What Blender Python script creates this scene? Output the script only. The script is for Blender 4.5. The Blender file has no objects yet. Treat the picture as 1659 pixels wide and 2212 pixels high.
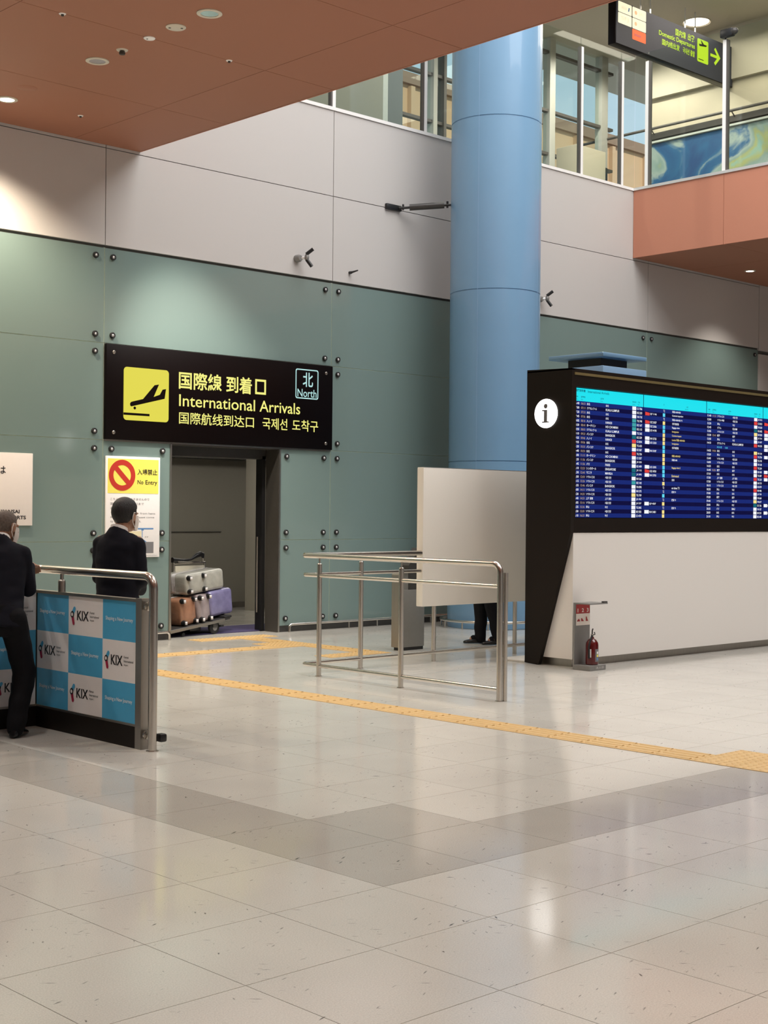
import bpy, bmesh, math, random
from mathutils import Vector, Matrix, Euler, noise

random.seed(7)
SC = bpy.context.scene
COL = SC.collection

# ------------------------------------------------------------------ camera
cam_data = bpy.data.cameras.new('camera')
cam = bpy.data.objects.new('camera', cam_data)
COL.objects.link(cam)
_yaw, _pitch, _roll = math.radians(46.63371), math.radians(-0.01782), math.radians(0.52454)
_f = Vector((math.cos(_yaw) * math.cos(_pitch), math.sin(_yaw) * math.cos(_pitch), math.sin(_pitch)))
_r0 = Vector((math.sin(_yaw), -math.cos(_yaw), 0))
_u0 = _r0.cross(_f)
_r = math.cos(_roll) * _r0 + math.sin(_roll) * _u0
_u = -math.sin(_roll) * _r0 + math.cos(_roll) * _u0
cam.matrix_world = Matrix(((_r.x, _u.x, -_f.x, 0), (_r.y, _u.y, -_f.y, 0), (_r.z, _u.z, -_f.z, 1.6), (0, 0, 0, 1)))
cam_data.sensor_fit = 'HORIZONTAL'
cam_data.sensor_width = 36
cam_data.lens = 66.1116
cam_data.clip_end = 500
SC.camera = cam

# ------------------------------------------------------------------ world, lights, exposure
world = bpy.data.worlds.new('sky')
SC.world = world
world.use_nodes = True
_nt = world.node_tree
_nt.nodes.clear()
_wo = _nt.nodes.new('ShaderNodeOutputWorld')
_bg = _nt.nodes.new('ShaderNodeBackground')
_tc = _nt.nodes.new('ShaderNodeTexCoord')
_sx = _nt.nodes.new('ShaderNodeSeparateXYZ')
_rp = _nt.nodes.new('ShaderNodeValToRGB')
_cr = _rp.color_ramp
_cr.elements[0].position = 0.0
_cr.elements[0].color = (0.42, 0.41, 0.39, 1)
_cr.elements[1].position = 1.0
_cr.elements[1].color = (0.34, 0.55, 0.86, 1)
for _p, _c in ((0.49, (0.44, 0.43, 0.41, 1)), (0.52, (0.90, 0.93, 0.95, 1)), (0.62, (0.62, 0.80, 0.95, 1))):
    _e = _cr.elements.new(_p)
    _e.color = _c
_mp = _nt.nodes.new('ShaderNodeMapRange')
_mp.inputs[1].default_value = -1
_mp.inputs[2].default_value = 1
_nt.links.new(_tc.outputs['Generated'], _sx.inputs[0])
_nt.links.new(_sx.outputs['Z'], _mp.inputs[0])
_nt.links.new(_mp.outputs[0], _rp.inputs[0])
_nt.links.new(_rp.outputs[0], _bg.inputs[0])
_bg.inputs[1].default_value = 0.95
_nt.links.new(_bg.outputs[0], _wo.inputs[0])

SKYLIGHT_W = 2450
HALL_SPOT_W = 212
WASH_SPOT_W = 620


def area_light(name, loc, sx, sy, power, color, rot=(0, 0, 0)):
    d = bpy.data.lights.new(name, 'AREA')
    d.shape = 'RECTANGLE'
    d.size, d.size_y = sx, sy
    d.energy = power
    d.color = color
    o = bpy.data.objects.new(name, d)
    o.location = loc
    o.rotation_euler = rot
    COL.objects.link(o)
    return o


def spot_light(name, loc, power, color, angle=110, blend=0.7, radius=0.08, aim=None):
    d = bpy.data.lights.new(name, 'SPOT')
    d.energy = power
    d.color = color
    d.spot_size = math.radians(angle)
    d.spot_blend = blend
    d.shadow_soft_size = radius
    o = bpy.data.objects.new(name, d)
    o.location = loc
    if aim is not None:
        o.rotation_euler = (Vector(aim) - Vector(loc)).to_track_quat('-Z', 'Y').to_euler()
    COL.objects.link(o)
    return o


# daylight falling through the roof of the tall void
area_light('skylight', (14.4, 5.0, 12.9), 8.6, 17.0, SKYLIGHT_W, (1.0, 0.975, 0.955))
# the upper concourse's own lamps
area_light('mural_lamp', (22.3, 14.2, 10.9), 2.4, 6.0, 220, (1.0, 0.9, 0.74))
# afternoon sun on the building opposite
_sd = bpy.data.lights.new('sun', 'SUN')
_sd.energy = 3.2
_sd.color = (1.0, 0.90, 0.76)
_sd.angle = 0.01
_so = bpy.data.objects.new('sun', _sd)
_so.rotation_euler = Vector((0.35, 1.0, -0.85)).to_track_quat('-Z', 'Y').to_euler()
COL.objects.link(_so)
# the corridor behind the door
area_light('corridor_lamp', (13.5, 16.6, 2.86), 4.0, 0.8, 42, (1.0, 0.93, 0.82))
# the hall's downlights (rows of lamps in the low ceiling, also behind the camera)
WARM = (1.0, 0.955, 0.89)
for _x in (7.27, 3.6, 0.0, -3.6):
    for _k in range(8):
        _y = 13.54 - 1.8 * (2 * _k + (0 if _x != 3.6 else 1))
        spot_light('hall_or_added_spot', (_x, _y, 5.86), WASH_SPOT_W if (_x > 7 and _k == 0) else HALL_SPOT_W, (1.0, 0.84, 0.64) if (_x > 7 and _k == 0) else WARM, 128 if (_x > 7 and _k == 0) else 106)
spot_light('hall_or_added_spot', (4.6, 13.54, 5.86), 560, (1.0, 0.84, 0.64), 128)
spot_light('hall_or_added_spot', (9.3, 12.5, 5.84), 1000, (1.0, 0.92, 0.80), 52, 1.0, 0.15, aim=(10.4, 14.42, 2.95))  # added spot with no fixture, throws the light pool on the glass
for _x, _y in ((16.5, 15.9), (20.6, 16.4), (22.6, 17.4)):
    spot_light('concourse_lamp', (_x, _y, 11.15), 260, (1.0, 0.92, 0.8), 150, 0.5, 0.05)
spot_light('soffit_lamp', (21.74, 13.3, 5.86), 200, (1.0, 0.92, 0.82))
spot_light('soffit_lamp', (21.74, 9.7, 5.86), 160, (1.0, 0.92, 0.82))

SC.view_settings.view_transform = 'Standard'
SC.view_settings.look = 'None'
SC.view_settings.gamma = 1.0
SC.view_settings.use_curve_mapping = False
SC.view_settings.exposure = 0.0


# ------------------------------------------------------------------ materials
def lin(c):
    return tuple(((v / 255) / 12.92 if v / 255 <= 0.04045 else ((v / 255 + 0.055) / 1.055) ** 2.4) for v in c) + (1.0,)


def mat(name, color, rough=0.5, metal=0.0, emit=None, emit_strength=0.0, spec=0.5, noise_amt=0.0, noise_scale=20.0,
        bump=0.0, coat=0.0, aniso=None):
    m = bpy.data.materials.new(name)
    m.use_nodes = True
    nt = m.node_tree
    b = nt.nodes['Principled BSDF']
    c = color if len(color) == 4 else tuple(color) + (1.0,)
    b.inputs['Base Color'].default_value = c
    b.inputs['Roughness'].default_value = rough
    b.inputs['Metallic'].default_value = metal
    b.inputs['Specular IOR Level'].default_value = spec
    b.inputs['Coat Weight'].default_value = coat
    if emit is not None:
        b.inputs['Emission Color'].default_value = tuple(emit[:3]) + (1.0,)
        b.inputs['Emission Strength'].default_value = emit_strength
    if noise_amt or bump:
        tc = nt.nodes.new('ShaderNodeTexCoord')
        n = nt.nodes.new('ShaderNodeTexNoise')
        n.inputs['Scale'].default_value = noise_scale
        n.inputs['Detail'].default_value = 4
        if aniso:
            mp = nt.nodes.new('ShaderNodeMapping')
            mp.inputs['Scale'].default_value = aniso
            nt.links.new(tc.outputs['Object'], mp.inputs[0])
            nt.links.new(mp.outputs[0], n.inputs['Vector'])
        else:
            nt.links.new(tc.outputs['Object'], n.inputs['Vector'])
        if noise_amt:
            mx = nt.nodes.new('ShaderNodeMix')
            mx.data_type = 'RGBA'
            mx.inputs[6].default_value = tuple(v * (1 - noise_amt) for v in c[:3]) + (1,)
            mx.inputs[7].default_value = tuple(min(1, v * (1 + noise_amt)) for v in c[:3]) + (1,)
            nt.links.new(n.outputs['Fac'], mx.inputs[0])
            nt.links.new(mx.outputs[2], b.inputs['Base Color'])
        if bump:
            bp = nt.nodes.new('ShaderNodeBump')
            bp.inputs['Strength'].default_value = bump
            bp.inputs['Distance'].default_value = 0.01
            nt.links.new(n.outputs['Fac'], bp.inputs['Height'])
            nt.links.new(bp.outputs[0], b.inputs['Normal'])
    return m


def emissive(name, color, strength):
    return mat(name, (0.01, 0.01, 0.01), 0.3, spec=0.1, emit=color, emit_strength=strength)


M = {}
M['white_panel'] = mat('white_panel', (0.56, 0.54, 0.525), 0.55, noise_amt=0.04, noise_scale=300)
M['joint_dark'] = mat('joint_dark', (0.10, 0.10, 0.095), 0.8, noise_amt=0.1)
M['glass_teal'] = mat('glass_teal', (0.188, 0.262, 0.248), 0.10, spec=0.5, noise_amt=0.05, noise_scale=0.6)
M['glass_edge'] = mat('glass_edge', (0.42, 0.50, 0.42), 0.3, noise_amt=0.05)
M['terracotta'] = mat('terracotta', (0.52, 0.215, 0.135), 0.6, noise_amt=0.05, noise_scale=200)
M['terracotta_shaded'] = mat('terracotta_shaded', (0.355, 0.146, 0.086), 0.6, noise_amt=0.05, noise_scale=200)  # same terracotta, with the underside shade put into the colour
M['blue_paint'] = mat('blue_paint', (0.195, 0.365, 0.56), 0.32, noise_amt=0.03, noise_scale=3, coat=0.35)
M['blue_light'] = mat('blue_light', (0.25, 0.42, 0.62), 0.4, noise_amt=0.04)
M['steel'] = mat('steel', (0.62, 0.585, 0.54), 0.24, 1.0, noise_amt=0.06, noise_scale=60)
M['steel_dull'] = mat('steel_dull', (0.40, 0.375, 0.34), 0.38, 1.0, noise_amt=0.08, noise_scale=40, aniso=(1, 1, 0.05))
M['post_white'] = mat('post_white', (0.86, 0.85, 0.84), 0.4, noise_amt=0.02)
M['aluminium'] = mat('aluminium', (0.80, 0.79, 0.78), 0.35, 0.6, noise_amt=0.04)
M['black_board'] = mat('black_board', (0.004, 0.002, 0.002), 0.35, spec=0.12, noise_amt=0.2)
M['black_panel'] = mat('black_panel', (0.011, 0.007, 0.005), 0.5, spec=0.2, noise_amt=0.2, noise_scale=150)
M['black_plastic'] = mat('black_plastic', (0.012, 0.012, 0.013), 0.4, noise_amt=0.2)
M['black_rubber'] = mat('black_rubber', (0.010, 0.010, 0.011), 0.75, noise_amt=0.2)
M['kiosk_white'] = mat('kiosk_white', (0.83, 0.80, 0.76), 0.45, noise_amt=0.03, noise_scale=120)
M['board_white'] = mat('board_white', (0.82, 0.785, 0.715), 0.5, noise_amt=0.03, noise_scale=100)
M['brass'] = mat('brass', (0.45, 0.38, 0.18), 0.35, 0.8, noise_amt=0.1)
M['paper_white'] = mat('paper_white', (0.92, 0.90, 0.89), 0.5, noise_amt=0.02)
M['poster_pink'] = mat('poster_pink', (0.90, 0.83, 0.77), 0.5, noise_amt=0.02)
M['print_black'] = mat('print_black', (0.012, 0.011, 0.013), 0.5, noise_amt=0.1)
M['print_grey'] = mat('print_grey', (0.18, 0.18, 0.19), 0.5, noise_amt=0.1)
M['print_yellow'] = mat('print_yellow', (0.93, 0.83, 0.14), 0.5, noise_amt=0.03)
M['print_red'] = mat('print_red', (0.55, 0.035, 0.02), 0.5, noise_amt=0.05)
M['print_blue'] = mat('print_blue', (0.085, 0.43, 0.72), 0.35, noise_amt=0.03)
M['print_blue_mid'] = mat('print_blue_mid', (0.10, 0.25, 0.52), 0.5, noise_amt=0.05)
M['print_crimson'] = mat('print_crimson', (0.36, 0.012, 0.055), 0.5, noise_amt=0.05)
M['print_tan'] = mat('print_tan', (0.75, 0.68, 0.45), 0.5, noise_amt=0.05)
M['print_green'] = mat('print_green', (0.25, 0.38, 0.24), 0.5, noise_amt=0.05)
M['banner_white'] = mat('banner_white', (0.88, 0.85, 0.84), 0.35, noise_amt=0.02)
M['banner_text'] = mat('banner_text', (0.85, 0.92, 0.95), 0.4, noise_amt=0.02)
M['sign_yellow'] = emissive('sign_yellow', (0.86, 0.78, 0.085), 0.88)
M['sign_text'] = emissive('sign_text', (0.97, 0.93, 0.25), 0.95)
M['sign_cyan'] = emissive('sign_cyan', (0.55, 0.90, 0.88), 0.85)
M['sign_lime'] = emissive('sign_lime', (0.66, 0.92, 0.02), 0.95)
M['sign_cream'] = emissive('sign_cream', (1.0, 0.92, 0.62), 1.05)
M['sign_orange'] = emissive('sign_orange', (1.0, 0.14, 0.02), 1.0)
M['sign_white'] = emissive('sign_white', (1.0, 0.99, 0.96), 4.5)
M['logo_faint'] = mat('logo_faint', (0.45, 0.40, 0.30), 0.6, emit=(0.72, 0.62, 0.38), emit_strength=0.8)
M['logo_red'] = mat('logo_red', (0.5, 0.2, 0.1), 0.6, emit=(0.95, 0.42, 0.20), emit_strength=0.8)
M['sign_face'] = mat('sign_face', (0.036, 0.038, 0.052), 0.45, spec=0.12, noise_amt=0.1)
M['screen_dark'] = mat('screen_dark', (0.002, 0.002, 0.004), 0.25, spec=0.1, emit=(0.004, 0.004, 0.045), emit_strength=1.0)
M['screen_row'] = mat('screen_row', (0.002, 0.002, 0.004), 0.25, spec=0.1, emit=(0.009, 0.022, 0.17), emit_strength=1.0)
M['screen_cyan'] = emissive('screen_cyan', (0.01, 0.72, 0.82), 1.05)
M['screen_ink'] = mat('screen_ink', (0.005, 0.06, 0.08), 0.4, emit=(0.0, 0.10, 0.14), emit_strength=1.0)
M['screen_white'] = emissive('screen_white', (0.92, 0.94, 1.0), 1.0)
M['screen_tan'] = emissive('screen_tan', (0.45, 0.33, 0.24), 0.9)
M['screen_yellow'] = emissive('screen_yellow', (1.0, 0.80, 0.28), 0.95)
M['screen_sky'] = emissive('screen_sky', (0.12, 0.72, 0.95), 0.95)
M['screen_red'] = emissive('screen_red', (0.85, 0.06, 0.05), 0.9)
M['screen_teal'] = emissive('screen_teal', (0.05, 0.40, 0.42), 0.9)
M['lamp_on'] = emissive('lamp_on', (1.0, 0.90, 0.72), 7.0)
M['lamp_dim'] = emissive('lamp_dim', (1.0, 0.92, 0.8), 0.55)
M['lamp_trim'] = mat('lamp_trim', (0.66, 0.60, 0.50), 0.4, noise_amt=0.03)
M['reflector'] = mat('reflector', (0.75, 0.74, 0.72), 0.15, 1.0, noise_amt=0.02)
M['grille_dark'] = mat('grille_dark', (0.05, 0.045, 0.04), 0.6, noise_amt=0.1)
M['grey_metal'] = mat('grey_metal', (0.25, 0.245, 0.235), 0.45, 0.3, noise_amt=0.06)
M['grey_dark'] = mat('grey_dark', (0.055, 0.052, 0.05), 0.4, 0.2, noise_amt=0.1)
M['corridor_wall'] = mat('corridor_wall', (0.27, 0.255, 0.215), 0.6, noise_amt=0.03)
M['corridor_pillar'] = mat('corridor_pillar', (0.56, 0.53, 0.45), 0.6, noise_amt=0.03)
M['jamb'] = mat('jamb', (0.075, 0.07, 0.062), 0.4, 0.3, noise_amt=0.1)
M['floor_mat'] = mat('floor_mat', (0.05, 0.04, 0.115), 0.8, noise_amt=0.2, noise_scale=80)
M['tactile'] = mat('tactile', (0.60, 0.40, 0.165), 0.5, noise_amt=0.14, noise_scale=25)
M['cloth_navy'] = mat('cloth_navy', (0.0075, 0.008, 0.014), 0.85, noise_amt=0.3, noise_scale=8, spec=0.2, bump=0.4)
M['cloth_black'] = mat('cloth_black', (0.006, 0.006, 0.008), 0.85, noise_amt=0.3, noise_scale=8, spec=0.2, bump=0.4)
M['shirt'] = mat('shirt', (0.78, 0.76, 0.74), 0.8, noise_amt=0.03)
M['skin'] = mat('skin', (0.42, 0.235, 0.155), 0.5, noise_amt=0.08, noise_scale=30)
M['skin_dark'] = mat('skin_dark', (0.36, 0.19, 0.12), 0.5, noise_amt=0.08, noise_scale=30)
M['hair_black'] = mat('hair_black', (0.008, 0.007, 0.007), 0.55, noise_amt=0.4, noise_scale=60, bump=0.6, aniso=(3, 3, 0.5))
M['hair_grey'] = mat('hair_grey', (0.115, 0.088, 0.072), 0.7, noise_amt=0.5, noise_scale=70, bump=0.6)
M['mask_white'] = mat('mask_white', (0.75, 0.70, 0.66), 0.8, noise_amt=0.03)
M['shoe'] = mat('shoe', (0.008, 0.008, 0.009), 0.25, noise_amt=0.2)
M['eye'] = mat('eye', (0.05, 0.03, 0.02), 0.15, noise_amt=0.1)
M['case_grey'] = mat('case_grey', (0.40, 0.40, 0.36), 0.3, noise_amt=0.35, noise_scale=9, bump=0.8, coat=0.6)
M['case_purple'] = mat('case_purple', (0.20, 0.19, 0.36), 0.25, noise_amt=0.4, noise_scale=9, bump=0.8, coat=0.7)
M['case_orange'] = mat('case_orange', (0.34, 0.17, 0.10), 0.3, noise_amt=0.45, noise_scale=9, bump=0.8, coat=0.6)
M['case_mauve'] = mat('case_mauve', (0.34, 0.29, 0.30), 0.3, noise_amt=0.4, noise_scale=9, bump=0.8, coat=0.6)
M['film'] = mat('film', (0.72, 0.71, 0.72), 0.15, noise_amt=0.2, noise_scale=14, bump=0.6, coat=0.5)
M['cart_board'] = mat('cart_board', (0.66, 0.62, 0.50), 0.4, noise_amt=0.03)
M['fire_red'] = mat('fire_red', (0.10, 0.003, 0.004), 0.18, noise_amt=0.06, coat=0.6)
M['fire_label'] = mat('fire_label', (0.42, 0.035, 0.035), 0.4, noise_amt=0.05)
M['upper_wall'] = mat('upper_wall', (0.56, 0.50, 0.38), 0.6, noise_amt=0.06, noise_scale=3)
M['upper_ceiling'] = mat('upper_ceiling', (0.46, 0.42, 0.34), 0.6, noise_amt=0.04)
M['upper_grey'] = mat('upper_grey', (0.28, 0.28, 0.23), 0.6, noise_amt=0.04)
M['upper_slate'] = mat('upper_slate', (0.16, 0.18, 0.18), 0.6, noise_amt=0.04)
M['upper_pale'] = mat('upper_pale', (0.55, 0.58, 0.54), 0.5, noise_amt=0.04)
M['mullion'] = mat('mullion', (0.48, 0.47, 0.43), 0.5, noise_amt=0.04)
M['mullion_dark'] = mat('mullion_dark', (0.10, 0.09, 0.085), 0.5, noise_amt=0.1)
M['facade'] = mat('facade', (0.62, 0.42, 0.26), 0.8, noise_amt=0.08, noise_scale=0.6)
M['facade_band'] = mat('facade_band', (0.30, 0.20, 0.14), 0.8, noise_amt=0.1)
M['void_white'] = mat('void_white', (0.38, 0.38, 0.38), 0.7, noise_amt=0.02)


def clear_glass(name, tint, refl_rough=0.0):
    m = bpy.data.materials.new(name)
    m.use_nodes = True
    nt = m.node_tree
    nt.nodes.clear()
    o = nt.nodes.new('ShaderNodeOutputMaterial')
    t = nt.nodes.new('ShaderNodeBsdfTransparent')
    t.inputs[0].default_value = tint
    g = nt.nodes.new('ShaderNodeBsdfGlossy')
    g.inputs['Roughness'].default_value = refl_rough
    lw = nt.nodes.new('ShaderNodeLayerWeight')
    lw.inputs[0].default_value = 0.5
    pw = nt.nodes.new('ShaderNodeMath')
    pw.operation = 'POWER'
    pw.inputs[1].default_value = 5.0
    fr = nt.nodes.new('ShaderNodeMath')
    fr.operation = 'MULTIPLY_ADD'
    fr.inputs[1].default_value = 0.95
    fr.inputs[2].default_value = 0.04
    nt.links.new(lw.outputs['Facing'], pw.inputs[0])
    nt.links.new(pw.outputs[0], fr.inputs[0])
    mx = nt.nodes.new('ShaderNodeMixShader')
    nt.links.new(fr.outputs[0], mx.inputs[0])
    nt.links.new(t.outputs[0], mx.inputs[1])
    nt.links.new(g.outputs[0], mx.inputs[2])
    nt.links.new(mx.outputs[0], o.inputs[0])
    return m


M['glass'] = clear_glass('clear_glass', (0.93, 0.97, 0.95, 1))


def floor_tile_material(name, color, amt):
    """terrazzo vinyl: fine speckle, a tone per tile, heel scuffs and polish streaks"""
    m = bpy.data.materials.new(name)
    m.use_nodes = True
    nt = m.node_tree
    L = nt.links
    b = nt.nodes['Principled BSDF']
    geo = nt.nodes.new('ShaderNodeNewGeometry')
    info = nt.nodes.new('ShaderNodeObjectInfo')
    sp = nt.nodes.new('ShaderNodeTexNoise')
    sp.inputs['Scale'].default_value = 170
    sp.inputs['Detail'].default_value = 3
    L.new(geo.outputs['Position'], sp.inputs['Vector'])
    cl = nt.nodes.new('ShaderNodeTexNoise')
    cl.inputs['Scale'].default_value = 1.7
    cl.inputs['Detail'].default_value = 3
    L.new(geo.outputs['Position'], cl.inputs['Vector'])

    def math_node(op, a=None, bb=None, clamp=False):
        n = nt.nodes.new('ShaderNodeMath')
        n.operation = op
        n.use_clamp = clamp
        for i, v in enumerate((a, bb)):
            if v is None:
                continue
            if isinstance(v, (int, float)):
                n.inputs[i].default_value = v
            else:
                L.new(v, n.inputs[i])
        return n.outputs[0]
    v = math_node('MULTIPLY', math_node('SUBTRACT', sp.outputs['Fac'], 0.5), 0.55)
    v2 = math_node('MULTIPLY', math_node('SUBTRACT', cl.outputs['Fac'], 0.5), 0.16)
    v3 = math_node('MULTIPLY', math_node('SUBTRACT', info.outputs['Random'], 0.5), amt)
    val = math_node('ADD', math_node('ADD', math_node('ADD', v, v2), v3), 1.0)
    hs = nt.nodes.new('ShaderNodeHueSaturation')
    hs.inputs['Color'].default_value = tuple(color) + (1,)
    L.new(val, hs.inputs['Value'])
    # scuffs: short dark streaks at two headings, sparse
    tone = hs.outputs[0]
    for rot, scale, thr, seed in ((-0.35, (26, 150, 1), 0.725, 3.1), (0.75, (30, 170, 1), 0.73, 9.7), (-1.1, (40, 130, 1), 0.74, 17.2)):
        mp = nt.nodes.new('ShaderNodeMapping')
        mp.inputs['Rotation'].default_value = (0, 0, rot)
        mp.inputs['Location'].default_value = (seed, seed * 1.7, 0)
        L.new(geo.outputs['Position'], mp.inputs[0])
        mp2 = nt.nodes.new('ShaderNodeMapping')
        mp2.inputs['Scale'].default_value = tuple(s * 0.42 for s in scale[:2]) + (0.001,)
        L.new(mp.outputs[0], mp2.inputs[0])
        n = nt.nodes.new('ShaderNodeTexNoise')
        n.inputs['Scale'].default_value = 1.0
        n.inputs['Detail'].default_value = 1.5
        L.new(mp2.outputs[0], n.inputs['Vector'])
        patch = nt.nodes.new('ShaderNodeTexNoise')
        patch.inputs['Scale'].default_value = 2.3
        patch.inputs['Detail'].default_value = 2
        L.new(mp.outputs[0], patch.inputs['Vector'])
        level = math_node('SUBTRACT', thr + 0.10, math_node('MULTIPLY', patch.outputs['Fac'], 0.22))
        mk = math_node('MULTIPLY', math_node('MULTIPLY', math_node('SUBTRACT', n.outputs['Fac'], level), 11.0, True), 0.85)
        mx = nt.nodes.new('ShaderNodeMix')
        mx.data_type = 'RGBA'
        mx.inputs[7].default_value = (0.03, 0.028, 0.025, 1)
        L.new(mk, mx.inputs[0])
        L.new(tone, mx.inputs[6])
        tone = mx.outputs[2]
    L.new(tone, b.inputs['Base Color'])
    rn = math_node('ADD', math_node('MULTIPLY', cl.outputs['Fac'], 0.12), 0.05)
    L.new(rn, b.inputs['Roughness'])
    b.inputs['Specular IOR Level'].default_value = 0.55
    b.inputs['IOR'].default_value = 1.5
    return m


M['tile_cream'] = floor_tile_material('tile_cream', (0.64, 0.622, 0.568), 0.04)
M['tile_grey'] = floor_tile_material('tile_grey', (0.495, 0.472, 0.425), 0.04)


def mural_material():
    """an abstract wash of deep blue, sea green, cream and moss"""
    m = bpy.data.materials.new('mural_print')
    m.use_nodes = True
    nt = m.node_tree
    L = nt.links
    b = nt.nodes['Principled BSDF']
    b.inputs['Roughness'].default_value = 0.5
    tc = nt.nodes.new('ShaderNodeTexCoord')
    n = nt.nodes.new('ShaderNodeTexNoise')
    n.inputs['Scale'].default_value = 0.75
    n.inputs['Detail'].default_value = 6
    n.inputs['Distortion'].default_value = 1.4
    L.new(tc.outputs['Object'], n.inputs['Vector'])
    sx = nt.nodes.new('ShaderNodeSeparateXYZ')
    L.new(tc.outputs['Object'], sx.inputs[0])
    mr = nt.nodes.new('ShaderNodeMapRange')
    mr.inputs[1].default_value = 3.6
    mr.inputs[2].default_value = -3.6
    mr.inputs[3].default_value = -0.20
    mr.inputs[4].default_value = 0.26
    L.new(sx.outputs['Y'], mr.inputs[0])
    ad = nt.nodes.new('ShaderNodeMath')
    L.new(n.outputs['Fac'], ad.inputs[0])
    L.new(mr.outputs[0], ad.inputs[1])
    rp = nt.nodes.new('ShaderNodeValToRGB')
    cr = rp.color_ramp
    cr.elements[0].position = 0.30
    cr.elements[0].color = (0.005, 0.05, 0.17, 1)
    cr.elements[1].position = 0.80
    cr.elements[1].color = (0.02, 0.16, 0.24, 1)
    for p, c in ((0.40, (0.012, 0.10, 0.24, 1)), (0.45, (0.30, 0.38, 0.36, 1)), (0.53, (0.20, 0.30, 0.28, 1)), (0.60, (0.33, 0.36, 0.14, 1)), (0.67, (0.22, 0.40, 0.36, 1)), (0.73, (0.30, 0.42, 0.40, 1))):
        e = cr.elements.new(p)
        e.color = c
    L.new(ad.outputs[0], rp.inputs[0])
    L.new(rp.outputs[0], b.inputs['Base Color'])
    return m


M['mural'] = mural_material()

# ------------------------------------------------------------------ geometry helpers
BASE = {}


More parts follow.
